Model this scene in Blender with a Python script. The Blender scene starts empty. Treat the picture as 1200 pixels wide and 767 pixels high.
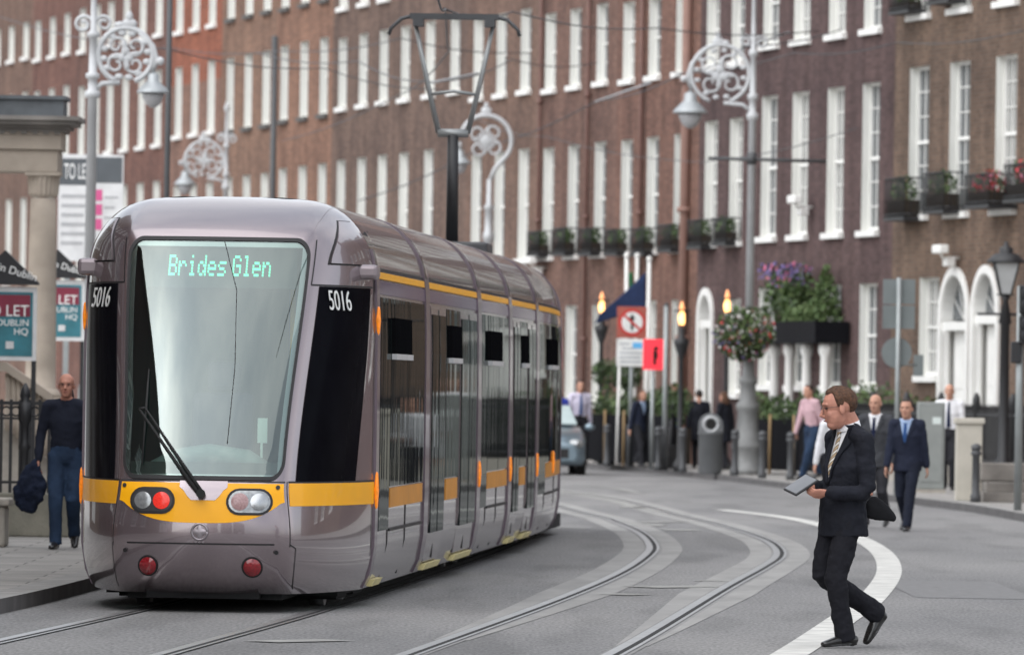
import bpy, bmesh, math, random
import numpy as np
from math import sin, cos, pi, radians, atan2, sqrt
from mathutils import Vector, Matrix
from mathutils.bvhtree import BVHTree

random.seed(7)
scene = bpy.context.scene
COL = scene.collection

# ------------------------------------------------------------------ camera, sky, sun, exposure
F = 9000.0            # focal length in photo pixels (long telephoto)
ROLL = 0.016
EYE = 1.82
HZ = 71.5             # horizon below the picture centre
cR, sR = cos(ROLL), sin(ROLL)

cam_d = bpy.data.cameras.new('camera')
cam = bpy.data.objects.new('camera', cam_d)
COL.objects.link(cam)
cam_d.sensor_width = 36.0
cam_d.sensor_fit = 'HORIZONTAL'
cam_d.lens = F * 36.0 / 1200.0
cam_d.clip_start = 1.0
cam_d.clip_end = 6000.0
cam.matrix_world = Matrix.Translation((0, 0, EYE)) @ Matrix.Rotation(pi / 2 + HZ / F, 4, 'X') @ Matrix.Rotation(ROLL, 4, 'Z')
cam_d.dof.use_dof = True
cam_d.dof.focus_distance = 57.5
cam_d.dof.aperture_fstop = 5.6
scene.camera = cam

SUN_EL, SUN_AZ = radians(50), radians(228)     # azimuth measured from +Y clockwise
world = bpy.data.worlds.new("World")
scene.world = world
world.use_nodes = True
wn, wl = world.node_tree.nodes, world.node_tree.links
wn.clear()
w_out = wn.new('ShaderNodeOutputWorld')
w_bg = wn.new('ShaderNodeBackground')
w_sky = wn.new('ShaderNodeTexSky')
w_sky.sky_type = 'NISHITA'
w_sky.sun_disc = False
w_sky.sun_elevation = SUN_EL
w_sky.sun_rotation = SUN_AZ
w_sky.air_density = 1.0
w_sky.dust_density = 1.0
w_hsv = wn.new('ShaderNodeHueSaturation')
w_hsv.inputs['Saturation'].default_value = 0.18
w_tc = wn.new('ShaderNodeTexCoord')
w_noise = wn.new('ShaderNodeTexNoise')
w_noise.inputs['Scale'].default_value = 3.6
w_noise.inputs['Detail'].default_value = 6
w_noise.inputs['Roughness'].default_value = 0.55
w_ramp = wn.new('ShaderNodeValToRGB')
w_ramp.color_ramp.elements[0].position = 0.36
w_ramp.color_ramp.elements[0].color = (0.72, 0.77, 0.83, 1)
w_ramp.color_ramp.elements[1].position = 0.62
w_ramp.color_ramp.elements[1].color = (1.18, 1.17, 1.15, 1)
w_mul = wn.new('ShaderNodeMixRGB')
w_mul.blend_type = 'MULTIPLY'
w_mul.inputs[0].default_value = 1.0
wl.new(w_tc.outputs['Generated'], w_noise.inputs['Vector'])
wl.new(w_noise.outputs['Fac'], w_ramp.inputs[0])
wl.new(w_sky.outputs[0], w_hsv.inputs['Color'])
wl.new(w_hsv.outputs[0], w_mul.inputs[1])
wl.new(w_ramp.outputs[0], w_mul.inputs[2])
# overcast sky: brighter overhead than at the horizon
w_sep = wn.new('ShaderNodeSeparateXYZ')
w_up = wn.new('ShaderNodeMapRange')
w_up.inputs['From Min'].default_value = 0.0
w_up.inputs['From Max'].default_value = 1.0
w_up.inputs['To Min'].default_value = 0.62
w_up.inputs['To Max'].default_value = 1.75
wl.new(w_tc.outputs['Generated'], w_sep.inputs[0])
wl.new(w_sep.outputs['Z'], w_up.inputs['Value'])
w_mu2 = wn.new('ShaderNodeMixRGB')
w_mu2.blend_type = 'MULTIPLY'
w_mu2.inputs[0].default_value = 1.0
wl.new(w_mul.outputs[0], w_mu2.inputs[1])
wl.new(w_up.outputs[0], w_mu2.inputs[2])
wl.new(w_mu2.outputs[0], w_bg.inputs['Color'])
w_bg.inputs['Strength'].default_value = 0.13
wl.new(w_bg.outputs[0], w_out.inputs['Surface'])

sun_d = bpy.data.lights.new('sun', 'SUN')
sun_d.energy = 0.9
sun_d.angle = radians(110)
sun_d.color = (1.0, 0.96, 0.90)
sun = bpy.data.objects.new('sun', sun_d)
COL.objects.link(sun)
sv = Vector((sin(SUN_AZ) * cos(SUN_EL), cos(SUN_AZ) * cos(SUN_EL), sin(SUN_EL)))   # towards the sun
sun.rotation_euler = sv.to_track_quat('Z', 'Y').to_euler()
sun.location = (0, 40, 60)

scene.view_settings.view_transform = 'Standard'
scene.view_settings.look = 'None'
scene.view_settings.exposure = 1.08
scene.view_settings.gamma = 1.0
scene.view_settings.use_curve_mapping = False
scene.render.engine = 'CYCLES'
scene.cycles.max_bounces = 6
scene.cycles.transparent_max_bounces = 8

# ------------------------------------------------------------------ pixel of the photo -> place
def lv(px, py):
    dx, dy = px - 600.0, py - 383.5
    return dx * cR + dy * sR, -dx * sR + dy * cR
def P(px, py, d):
    x, y = lv(px, py)
    return Vector((x / F * d, d, EYE + (HZ - y) / F * d))
def G(px, py, z=0.0):
    x, y = lv(px, py)
    d = (EYE - z) * F / (y - HZ)
    return Vector((x / F * d, d, z))

# ------------------------------------------------------------------ materials
MATS = {}
def mat(name, rgb, rough=0.7, metal=0.0, var=0.12, scale=3.0, bump=0.0, bscale=40.0, coat=0.0, spec=0.5, emit=None, estr=0.0, rvar=0.1, stretch=(1, 1, 1), coord='Object', cior=1.5):
    if name in MATS:
        return MATS[name]
    m = bpy.data.materials.new(name)
    m.use_nodes = True
    nt = m.node_tree
    b = nt.nodes['Principled BSDF']
    b.inputs['Roughness'].default_value = rough
    b.inputs['Metallic'].default_value = metal
    b.inputs['Specular IOR Level'].default_value = spec
    if coat:
        b.inputs['Coat Weight'].default_value = coat
        b.inputs['Coat Roughness'].default_value = 0.04
        b.inputs['Coat IOR'].default_value = cior
    tc = nt.nodes.new('ShaderNodeTexCoord')
    mp = nt.nodes.new('ShaderNodeMapping')
    mp.inputs['Scale'].default_value = stretch
    nt.links.new(tc.outputs[coord], mp.inputs['Vector'])
    ns = nt.nodes.new('ShaderNodeTexNoise')
    ns.inputs['Scale'].default_value = scale
    ns.inputs['Detail'].default_value = 6
    nt.links.new(mp.outputs[0], ns.inputs['Vector'])
    rp = nt.nodes.new('ShaderNodeValToRGB')
    rp.color_ramp.elements[0].position = 0.3
    rp.color_ramp.elements[1].position = 0.7
    rp.color_ramp.elements[0].color = tuple(c * (1 - var) for c in rgb) + (1,)
    rp.color_ramp.elements[1].color = tuple(min(1, c * (1 + var)) for c in rgb) + (1,)
    nt.links.new(ns.outputs['Fac'], rp.inputs[0])
    nt.links.new(rp.outputs[0], b.inputs['Base Color'])
    if rvar:
        mr = nt.nodes.new('ShaderNodeMapRange')
        mr.inputs['To Min'].default_value = max(0.0, rough - rvar * rough)
        mr.inputs['To Max'].default_value = min(1.0, rough + rvar * rough)
        nt.links.new(ns.outputs['Fac'], mr.inputs['Value'])
        nt.links.new(mr.outputs[0], b.inputs['Roughness'])
    if bump:
        n2 = nt.nodes.new('ShaderNodeTexNoise')
        n2.inputs['Scale'].default_value = bscale
        n2.inputs['Detail'].default_value = 4
        nt.links.new(mp.outputs[0], n2.inputs['Vector'])
        bp = nt.nodes.new('ShaderNodeBump')
        bp.inputs['Strength'].default_value = bump
        bp.inputs['Distance'].default_value = 0.02
        nt.links.new(n2.outputs['Fac'], bp.inputs['Height'])
        nt.links.new(bp.outputs[0], b.inputs['Normal'])
    if emit:
        b.inputs['Emission Color'].default_value = tuple(emit) + (1,)
        b.inputs['Emission Strength'].default_value = estr
    MATS[name] = m
    return m

def brick_mat(name, rgb, mortar, dirt=0.3, patch=None):
    m = bpy.data.materials.new(name)
    m.use_nodes = True
    nt = m.node_tree
    b = nt.nodes['Principled BSDF']
    b.inputs['Roughness'].default_value = 0.92
    b.inputs['Specular IOR Level'].default_value = 0.2
    tc = nt.nodes.new('ShaderNodeTexCoord')
    sp = nt.nodes.new('ShaderNodeSeparateXYZ')
    cb = nt.nodes.new('ShaderNodeCombineXYZ')
    ad = nt.nodes.new('ShaderNodeMath'); ad.operation = 'ADD'
    nt.links.new(tc.outputs['Object'], sp.inputs[0])
    nt.links.new(sp.outputs['X'], ad.inputs[0]); nt.links.new(sp.outputs['Y'], ad.inputs[1])
    nt.links.new(ad.outputs[0], cb.inputs['X']); nt.links.new(sp.outputs['Z'], cb.inputs['Y'])
    br = nt.nodes.new('ShaderNodeTexBrick')
    br.inputs['Scale'].default_value = 1.0
    br.inputs['Brick Width'].default_value = 0.235
    br.inputs['Row Height'].default_value = 0.085
    br.inputs['Mortar Size'].default_value = 0.011
    br.inputs['Bias'].default_value = -0.1
    br.inputs['Color1'].default_value = tuple(c * 0.78 for c in rgb) + (1,)
    br.inputs['Color2'].default_value = tuple(c * 1.22 for c in rgb) + (1,)
    br.inputs['Mortar'].default_value = tuple(mortar) + (1,)
    nt.links.new(cb.outputs[0], br.inputs['Vector'])
    ns = nt.nodes.new('ShaderNodeTexNoise')
    ns.inputs['Scale'].default_value = 0.55
    ns.inputs['Detail'].default_value = 8
    ns.inputs['Roughness'].default_value = 0.62
    nt.links.new(tc.outputs['Object'], ns.inputs['Vector'])
    rp = nt.nodes.new('ShaderNodeValToRGB')
    rp.color_ramp.elements[0].position = 0.32
    rp.color_ramp.elements[1].position = 0.68
    rp.color_ramp.elements[0].color = (1 - dirt, 1 - dirt, 1 - dirt * 0.9, 1)
    rp.color_ramp.elements[1].color = (1.12, 1.1, 1.08, 1)
    nt.links.new(ns.outputs['Fac'], rp.inputs[0])
    mx = nt.nodes.new('ShaderNodeMixRGB'); mx.blend_type = 'MULTIPLY'; mx.inputs[0].default_value = 1
    nt.links.new(br.outputs['Color'], mx.inputs[1]); nt.links.new(rp.outputs[0], mx.inputs[2])
    # rain streaks: noise stretched up and down
    mp = nt.nodes.new('ShaderNodeMapping'); mp.inputs['Scale'].default_value = (1.6, 1.6, 0.12)
    nt.links.new(tc.outputs['Object'], mp.inputs['Vector'])
    n2 = nt.nodes.new('ShaderNodeTexNoise'); n2.inputs['Scale'].default_value = 1.3; n2.inputs['Detail'].default_value = 5
    nt.links.new(mp.outputs[0], n2.inputs['Vector'])
    r2 = nt.nodes.new('ShaderNodeValToRGB')
    r2.color_ramp.elements[0].position = 0.35; r2.color_ramp.elements[1].position = 0.6
    r2.color_ramp.elements[0].color = (0.78, 0.77, 0.77, 1); r2.color_ramp.elements[1].color = (1.05, 1.05, 1.05, 1)
    nt.links.new(n2.outputs['Fac'], r2.inputs[0])
    m2 = nt.nodes.new('ShaderNodeMixRGB'); m2.blend_type = 'MULTIPLY'; m2.inputs[0].default_value = 1
    nt.links.new(mx.outputs[0], m2.inputs[1]); nt.links.new(r2.outputs[0], m2.inputs[2])
    last = m2.outputs[0]
    if patch:      # rebuilt brickwork above a height: (z, rgb factor)
        gz = nt.nodes.new('ShaderNodeMath'); gz.operation = 'GREATER_THAN'; gz.inputs[1].default_value = patch[0]
        nt.links.new(sp.outputs['Z'], gz.inputs[0])
        m3 = nt.nodes.new('ShaderNodeMixRGB'); m3.blend_type = 'MULTIPLY'
        nt.links.new(gz.outputs[0], m3.inputs[0]); nt.links.new(last, m3.inputs[1]); m3.inputs[2].default_value = tuple(patch[1]) + (1,)
        last = m3.outputs[0]
    nt.links.new(last, b.inputs['Base Color'])
    bp = nt.nodes.new('ShaderNodeBump'); bp.inputs['Strength'].default_value = 0.5; bp.inputs['Distance'].default_value = 0.02
    nt.links.new(br.outputs['Fac'], bp.inputs['Height']); bp.invert = True
    nt.links.new(bp.outputs[0], b.inputs['Normal'])
    return m

# ------------------------------------------------------------------ mesh helpers
class MB:
    def __init__(s):
        s.v, s.f, s.m, s.sm = [], [], [], []
    def quad(s, a, b, c, d, mi=0, smooth=False):
        n = len(s.v); s.v += [Vector(a), Vector(b), Vector(c), Vector(d)]
        s.f.append((n, n + 1, n + 2, n + 3)); s.m.append(mi); s.sm.append(smooth)
    def poly(s, pts, mi=0, smooth=False):
        n = len(s.v); s.v += [Vector(p) for p in pts]
        s.f.append(tuple(range(n, n + len(pts)))); s.m.append(mi); s.sm.append(smooth)
    def box(s, lo, hi, mi=0, M=None, bev=0.0):
        x0, y0, z0 = lo; x1, y1, z1 = hi
        if bev > 0:
            bm = bmesh.new()
            bmesh.ops.create_cube(bm, size=1.0)
            bmesh.ops.scale(bm, vec=(x1 - x0, y1 - y0, z1 - z0), verts=bm.verts)
            bmesh.ops.translate(bm, vec=((x0 + x1) / 2, (y0 + y1) / 2, (z0 + z1) / 2), verts=bm.verts)
            bmesh.ops.bevel(bm, geom=list(bm.edges), offset=bev, segments=2, affect='EDGES', profile=0.5)
            n = len(s.v)
            bm.verts.index_update()
            s.v += [(M @ v.co if M else v.co.copy()) for v in bm.verts]
            for f in bm.faces:
                s.f.append(tuple(n + v.index for v in f.verts)); s.m.append(mi); s.sm.append(False)
            bm.free()
            return
        c = [Vector(p) for p in ((x0, y0, z0), (x1, y0, z0), (x1, y1, z0), (x0, y1, z0), (x0, y0, z1), (x1, y0, z1), (x1, y1, z1), (x0, y1, z1))]
        if M: c = [M @ p for p in c]
        n = len(s.v); s.v += c
        for q in ((0, 3, 2, 1), (4, 5, 6, 7), (0, 1, 5, 4), (1, 2, 6, 5), (2, 3, 7, 6), (3, 0, 4, 7)):
            s.f.append(tuple(n + i for i in q)); s.m.append(mi); s.sm.append(False)
    def rings(s, rings, mi=0, smooth=True, close=True, cap0=False, cap1=False):
        n0 = len(s.v); k = len(rings[0])
        for r in rings: s.v += [Vector(p) for p in r]
        for i in range(len(rings) - 1):
            for j in range(k if close else k - 1):
                a = n0 + i * k + j; b = n0 + i * k + (j + 1) % k
                s.f.append((a, b, b + k, a + k)); s.m.append(mi); s.sm.append(smooth)
        if cap0: s.f.append(tuple(n0 + j for j in range(k))[::-1]); s.m.append(mi); s.sm.append(False)
        if cap1:
            n = n0 + (len(rings) - 1) * k
            s.f.append(tuple(n + j for j in range(k))); s.m.append(mi); s.sm.append(False)
    def tube(s, pts, r, seg=8, mi=0, ref=None, round_caps=False, smooth=True):
        """tube along points; r = number, or list of numbers / (side, depth) pairs"""
        pts = [Vector(p) for p in pts]
        n = len(pts)
        rr = r if isinstance(r, (list, tuple)) else [r] * n
        rr = [(q, q) if not isinstance(q, (list, tuple)) else q for q in rr]
        out = []
        prev = None
        for i, p in enumerate(pts):
            t = (pts[min(i + 1, n - 1)] - pts[max(i - 1, 0)])
            if t.length < 1e-9: t = Vector((0, 0, 1))
            t.normalize()
            if ref is not None:
                a = Vector(ref)
            elif prev is not None:
                a = prev
            else:
                a = Vector((0, 0, 1)) if abs(t.z) < 0.9 else Vector((1, 0, 0))
            a = a - t * a.dot(t)
            if a.length < 1e-6:
                a = t.orthogonal()
            a.normalize(); prev = a
            b = t.cross(a)
            out.append((p, t, a, b, rr[i]))
        R = []
        def ring(p, a, b, q, k=1.0):
            return [p + a * (q[0] * k * cos(2 * pi * j / seg)) + b * (q[1] * k * sin(2 * pi * j / seg)) for j in range(seg)]
        if round_caps:
            p, t, a, b, q = out[0]; m = (q[0] + q[1]) / 2
            for ang in (85, 60, 30): R.append(ring(p - t * (m * sin(radians(ang))), a, b, q, cos(radians(ang))))
        for p, t, a, b, q in out: R.append(ring(p, a, b, q))
        if round_caps:
            p, t, a, b, q = out[-1]; m = (q[0] + q[1]) / 2
            for ang in (30, 60, 85): R.append(ring(p + t * (m * sin(radians(ang))), a, b, q, cos(radians(ang))))
        s.rings(R, mi, smooth, True, True, True)
    def lathe(s, prof, c=(0, 0, 0), seg=16, mi=0, axis='z', smooth=True):
        c = Vector(c); R = []
        for r, z in prof:
            row = []
            for j in range(seg):
                x, y = r * cos(2 * pi * j / seg), r * sin(2 * pi * j / seg)
                row.append(c + (Vector((x, y, z)) if axis == 'z' else Vector((x, z, y)) if axis == 'y' else Vector((z, x, y))))
            R.append(row)
        s.rings(R, mi, smooth, True, True, True)
    def ball(s, c, r, seg=12, mi=0, M=None):
        c = Vector(c)
        r = (r, r, r) if not isinstance(r, (list, tuple)) else r
        R = []
        nl = max(5, seg // 2 + 1)
        for i in range(nl + 1):
            th = -pi / 2 + pi * min(max(i / nl, 0.02), 0.98)
            row = []
            for j in range(seg):
                ph = 2 * pi * j / seg
                p = Vector((r[0] * cos(th) * cos(ph), r[1] * cos(th) * sin(ph), r[2] * sin(th)))
                row.append(c + (M @ p if M else p))
            R.append(row)
        s.rings(R, mi, True, True, True, True)
    def prism(s, outline, y0, y1, mi=0, M=None):
        """outline of (x, z) points pulled from y0 to y1"""
        a = [Vector((x, y0, z)) for x, z in outline]; b = [Vector((x, y1, z)) for x, z in outline]
        if M: a = [M @ p for p in a]; b = [M @ p for p in b]
        s.rings([a, b], mi, False, True, True, True)
    def leaves(s, c, rad, n, size, mis=(0,), shell=0.55, flat=0.0):
        c = Vector(c)
        for _ in range(n):
            while True:
                d = Vector((random.uniform(-1, 1), random.uniform(-1, 1), random.uniform(-1, 1)))
                if shell * random.random() < d.length < 1: break
            p = c + Vector((d.x * rad[0], d.y * rad[1], d.z * rad[2]))
            a = Vector((random.gauss(0, 1), random.gauss(0, 1), random.gauss(0, 1) * (1 - flat))).normalized()
            b = a.orthogonal().normalized()
            b = (Matrix.Rotation(random.uniform(0, 6.28), 3, a) @ b)
            q = size * random.uniform(0.6, 1.35)
            w = q * 0.55
            s.quad(p - b * q, p + a.cross(b) * w + a * w * .3, p + b * q, p - a.cross(b) * w + a * w * .3, random.choice(mis))
    def build(s, name, mats, parent=None, loc=None):
        me = bpy.data.meshes.new(name)
        me.from_pydata([tuple(v) for v in s.v], [], s.f)
        mats = mats if isinstance(mats, (list, tuple)) else [mats]
        for m in mats: me.materials.append(m)
        me.polygons.foreach_set('material_index', s.m)
        me.polygons.foreach_set('use_smooth', s.sm)
        bm = bmesh.new(); bm.from_mesh(me)
        bmesh.ops.recalc_face_normals(bm, faces=bm.faces)
        bm.to_mesh(me); bm.free()
        me.update()
        o = bpy.data.objects.new(name, me)
        COL.objects.link(o)
        if parent: o.parent = parent
        if loc is not None: o.location = loc
        return o

def tag(o, label=None, cat=None, group=None, kind=None):
    if label: o['label'] = label
    if cat: o['category'] = cat
    if group: o['group'] = group
    if kind: o['kind'] = kind
    return o
def thing(name, label, cat, loc=(0, 0, 0), rz=0.0, group=None):
    o = bpy.data.objects.new(name, None)
    COL.objects.link(o)
    o.empty_display_size = 0.2
    o.location = loc; o.rotation_euler = (0, 0, rz)
    return tag(o, label, cat, group)
def dup(root, loc, rz, label=None):
    def cp(o, par):
        c = o.copy(); COL.objects.link(c)
        if par: c.parent = par
        for ch in o.children: cp(ch, c)
        return c
    r = cp(root, None)
    r.location = loc; r.rotation_euler = (0, 0, rz)
    if label: r['label'] = label
    return r
def struct(name, mb, m, loc=None):
    o = mb.build(name, m, None, loc); o['kind'] = 'structure'; return o

def text_obj(name, body, size, m, parent, M, extrude=0.002, sx=1.0, align='CENTER'):
    cu = bpy.data.curves.new(name, 'FONT')
    cu.body = body; cu.size = size; cu.align_x = align; cu.align_y = 'CENTER'; cu.extrude = extrude
    t = bpy.data.objects.new(name + '_tmp', cu)
    COL.objects.link(t)
    dg = bpy.context.evaluated_depsgraph_get()
    dg.update()
    me = bpy.data.meshes.new_from_object(t.evaluated_get(dg))
    bpy.data.objects.remove(t)
    me.transform(M @ Matrix.Diagonal((sx, 1, 1, 1)))
    me.materials.clear(); me.materials.append(m)
    o = bpy.data.objects.new(name, me)
    COL.objects.link(o)
    if parent: o.parent = parent
    return o
UP = Matrix.Rotation(pi / 2, 4, 'X')         # text lying in xy -> standing, facing -y

def interp(tab, z):
    """smooth monotone interpolation of a table of (z, value)"""
    xs = [t[0] for t in tab]; ys = [t[1] for t in tab]
    if z <= xs[0]: return ys[0]
    if z >= xs[-1]: return ys[-1]
    n = len(xs)
    d = [(ys[i + 1] - ys[i]) / (xs[i + 1] - xs[i]) for i in range(n - 1)]
    m = [d[0]] + [0 if d[i - 1] * d[i] <= 0 else 2 * d[i - 1] * d[i] / (d[i - 1] + d[i]) for i in range(1, n - 1)] + [d[-1]]
    for i in range(n - 1):
        if xs[i] <= z <= xs[i + 1]:
            h = xs[i + 1] - xs[i]; t = (z - xs[i]) / h
            return ((2 * t**3 - 3 * t**2 + 1) * ys[i] + (t**3 - 2 * t**2 + t) * h * m[i] + (-2 * t**3 + 3 * t**2) * ys[i + 1] + (t**3 - t**2) * h * m[i + 1])

# common materials
white_paint = mat('white_paint', (0.78, 0.77, 0.74), 0.55, var=0.06, scale=1.5)
black_iron = mat('black_iron', (0.018, 0.018, 0.02), 0.5, var=0.2)
dark_grey = mat('dark_grey_paint', (0.06, 0.062, 0.066), 0.5)
silver_paint = mat('silver_paint', (0.50, 0.51, 0.52), 0.42, 0.25, var=0.08)
steel = mat('steel', (0.38, 0.39, 0.40), 0.4, 0.7)
rubber = mat('rubber', (0.015, 0.015, 0.015), 0.8)
pane_glass = mat('pane_glass', (0.05, 0.06, 0.07), 0.05, spec=0.9, var=0.3)
stone = mat('granite', (0.36, 0.33, 0.29), 0.9, var=0.18, scale=6, bump=0.25, bscale=60)
leaf_a = mat('leaf_dark', (0.035, 0.06, 0.02), 0.6, var=0.3, scale=8)
leaf_b = mat('leaf_mid', (0.07, 0.12, 0.035), 0.6, var=0.3, scale=8)
leaf_c = mat('leaf_pale', (0.085, 0.125, 0.04), 0.7, var=0.2, scale=8)
fl_red = mat('petal_red', (0.5, 0.03, 0.04), 0.6)
fl_white = mat('petal_white', (0.75, 0.72, 0.7), 0.6)
fl_violet = mat('petal_violet', (0.17, 0.13, 0.30), 0.7)
fl_pink = mat('petal_pink', (0.6, 0.16, 0.26), 0.6)
soil = mat('soil', (0.03, 0.022, 0.016), 0.95)
PLANT = [leaf_a, leaf_b, leaf_c, fl_red, fl_white, fl_violet, fl_pink]
# ------------------------------------------------------------------ ground, road, pavements, track
def asphalt_mat():
    m = bpy.data.materials.new('asphalt'); m.use_nodes = True
    nt = m.node_tree; b = nt.nodes['Principled BSDF']
    tc = nt.nodes.new('ShaderNodeTexCoord')
    def noise(sc, det, st=(1, 1, 1)):
        mp = nt.nodes.new('ShaderNodeMapping'); mp.inputs['Scale'].default_value = st
        nt.links.new(tc.outputs['Object'], mp.inputs[0])
        n = nt.nodes.new('ShaderNodeTexNoise'); n.inputs['Scale'].default_value = sc; n.inputs['Detail'].default_value = det
        nt.links.new(mp.outputs[0], n.inputs['Vector']); return n.outputs['Fac']
    def ramp(s, p0, c0, p1, c1):
        r = nt.nodes.new('ShaderNodeValToRGB'); e = r.color_ramp.elements
        e[0].position = p0; e[0].color = c0 + (1,); e[1].position = p1; e[1].color = c1 + (1,)
        nt.links.new(s, r.inputs[0]); return r.outputs[0]
    def mul(a, c):
        x = nt.nodes.new('ShaderNodeMixRGB'); x.blend_type = 'MULTIPLY'; x.inputs[0].default_value = 1
        nt.links.new(a, x.inputs[1]); nt.links.new(c, x.inputs[2]); return x.outputs[0]
    fine = ramp(noise(38, 5, (1, .16, 1)), 0.3, (0.138, 0.135, 0.135), 0.7, (0.262, 0.257, 0.252))
    big = ramp(noise(0.35, 6, (1, .3, 1)), 0.35, (0.82, 0.82, 0.83), 0.65, (1.12, 1.11, 1.1))
    oil = ramp(noise(1.3, 3, (1, .12, 1)), 0.36, (0.8, 0.8, 0.8), 0.5, (1, 1, 1))
    nt.links.new(mul(mul(fine, big), oil), b.inputs['Base Color'])
    b.inputs['Roughness'].default_value = 0.82
    b.inputs['Specular IOR Level'].default_value = 0.35
    bp = nt.nodes.new('ShaderNodeBump'); bp.inputs['Strength'].default_value = 0.4; bp.inputs['Distance'].default_value = 0.01
    nt.links.new(noise(90, 3), bp.inputs['Height']); nt.links.new(bp.outputs[0], b.inputs['Normal'])
    return m
def paving_mat(name, c0, c1):
    m = bpy.data.materials.new(name); m.use_nodes = True
    nt = m.node_tree; b = nt.nodes['Principled BSDF']
    tc = nt.nodes.new('ShaderNodeTexCoord')
    br = nt.nodes.new('ShaderNodeTexBrick')
    br.inputs['Scale'].default_value = 1.0; br.inputs['Brick Width'].default_value = 0.9; br.inputs['Row Height'].default_value = 0.62
    br.inputs['Mortar Size'].default_value = 0.01
    br.inputs['Color1'].default_value = c0 + (1,); br.inputs['Color2'].default_value = c1 + (1,)
    br.inputs['Mortar'].default_value = (0.09, 0.085, 0.08, 1)
    nt.links.new(tc.outputs['Object'], br.inputs['Vector'])
    ns = nt.nodes.new('ShaderNodeTexNoise'); ns.inputs['Scale'].default_value = 1.2; ns.inputs['Detail'].default_value = 9; ns.inputs['Roughness'].default_value = .7
    nt.links.new(tc.outputs['Object'], ns.inputs['Vector'])
    rp = nt.nodes.new('ShaderNodeValToRGB'); e = rp.color_ramp.elements
    e[0].position = .3; e[0].color = (.72, .72, .73, 1); e[1].position = .7; e[1].color = (1.15, 1.14, 1.12, 1)
    nt.links.new(ns.outputs['Fac'], rp.inputs[0])
    x = nt.nodes.new('ShaderNodeMixRGB'); x.blend_type = 'MULTIPLY'; x.inputs[0].default_value = 1
    nt.links.new(br.outputs['Color'], x.inputs[1]); nt.links.new(rp.outputs[0], x.inputs[2])
    nt.links.new(x.outputs[0], b.inputs['Base Color'])
    b.inputs['Roughness'].default_value = 0.88
    return m
asphalt = asphalt_mat()
paving = paving_mat('paving_slabs', (0.25, 0.24, 0.225), (0.31, 0.295, 0.28))
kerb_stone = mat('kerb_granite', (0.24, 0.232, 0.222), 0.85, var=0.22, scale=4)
kerb_face = mat('kerb_face', (0.085, 0.08, 0.08), 0.85, var=0.3, scale=3)
band_conc = mat('track_concrete', (0.262, 0.255, 0.245), 0.85, var=0.16, scale=2.4, stretch=(1, .25, 1), bump=.15, bscale=50)
road_white = mat('road_white', (0.52, 0.51, 0.48), 0.8, var=0.22, scale=3.5)
road_faded = mat('road_faded', (0.27, 0.265, 0.25), 0.85, var=0.22, scale=4)
rail_steel = mat('rail_steel', (0.34, 0.335, 0.33), 0.35, 0.8, var=0.15, scale=2)
groove_dark = mat('groove_dark', (0.012, 0.011, 0.011), 0.9)

g = MB(); g.quad((-1500, -300, 0), (1500, -300, 0), (1500, 3000, 0), (-1500, 3000, 0))
struct('road', g, asphalt)

def smooth_line(pts, n):
    """Catmull-Rom through points"""
    pts = [Vector(p) for p in pts]
    q = [pts[0] * 2 - pts[1]] + pts + [pts[-1] * 2 - pts[-2]]
    out = []
    for i in range(1, len(q) - 2):
        for k in range(n):
            t = k / n
            out.append(0.5 * ((2 * q[i]) + (q[i + 1] - q[i - 1]) * t + (2 * q[i - 1] - 5 * q[i] + 4 * q[i + 1] - q[i + 2]) * t * t + (3 * q[i] - q[i - 1] - 3 * q[i + 1] + q[i + 2]) * t**3))
    out.append(pts[-1])
    return out
def strip(mb, line, o0, o1, z, mi=0, gaps=None, taper=None):
    """flat ribbon beside a line on the ground, from offset o0 to o1 (to the right of travel)"""
    n = len(line)
    L, Rr = [], []
    for i in range(n):
        t = line[min(i + 1, n - 1)] - line[max(i - 1, 0)]; t.z = 0; t.normalize()
        r = Vector((t.y, -t.x, 0))
        k = 1.0 if taper is None else min(1, max(.0, (line[i].y - taper[0]) / (taper[1] - taper[0])))
        ia, ib = (o0, o1) if taper is None else ((o0 * k + o1 * (1 - k), o1) if abs(o0) > abs(o1) else (o0, o1 * k + o0 * (1 - k)))
        L.append(Vector((line[i].x, line[i].y, z)) + r * ia); Rr.append(Vector((line[i].x, line[i].y, z)) + r * ib)
    for i in range(n - 1):
        if gaps and gaps(line[i].y): continue
        mb.quad(L[i], Rr[i], Rr[i + 1], L[i + 1], mi)

# near track: two rails read off the photo; the tram's own track the same way
rail_c = smooth_line([G(300, 833), G(480, 767), G(650, 705), G(727, 672), G(760, 650), G(764, 638), G(750, 624), G(722, 612), G(690, 602.5), Vector((-.6, 135, 0)), Vector((-6, 165, 0)), Vector((-16, 200, 0)), Vector((-32, 240, 0))], 8)
rail_d = smooth_line([G(560, 836), G(720, 767), G(850, 690), G(895, 665), G(913, 652), G(910, 641), G(892, 630.5), G(850, 617), G(800, 605), Vector((.95, 137, 0)), Vector((-4.4, 166, 0)), Vector((-14.4, 201, 0)), Vector((-30.4, 241, 0))], 8)
C0, CS = -2.43, 0.06      # tram centre line: x at y=61, slope
def tramline(off):
    pts = [(-4.9, 25), (-3.05, 50.5), (-2.18, 62.4), (-1.35, 76), (-.70, 88), (-.4, 98), (-.6, 108), (-1.8, 121), (-4.6, 137), (-9.8, 157), (-20, 190), (-38, 235)]
    pts = smooth_line([Vector((x, y, 0)) for x, y in pts], 8)
    out = []
    for i, p in enumerate(pts):
        t = (pts[min(i + 1, len(pts) - 1)] - pts[max(i - 1, 0)]).normalized()
        out.append(p + Vector((t.y, -t.x, 0)) * off)
    return out
rail_a, rail_b = tramline(-.69), tramline(.69)
tb = MB()
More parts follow.
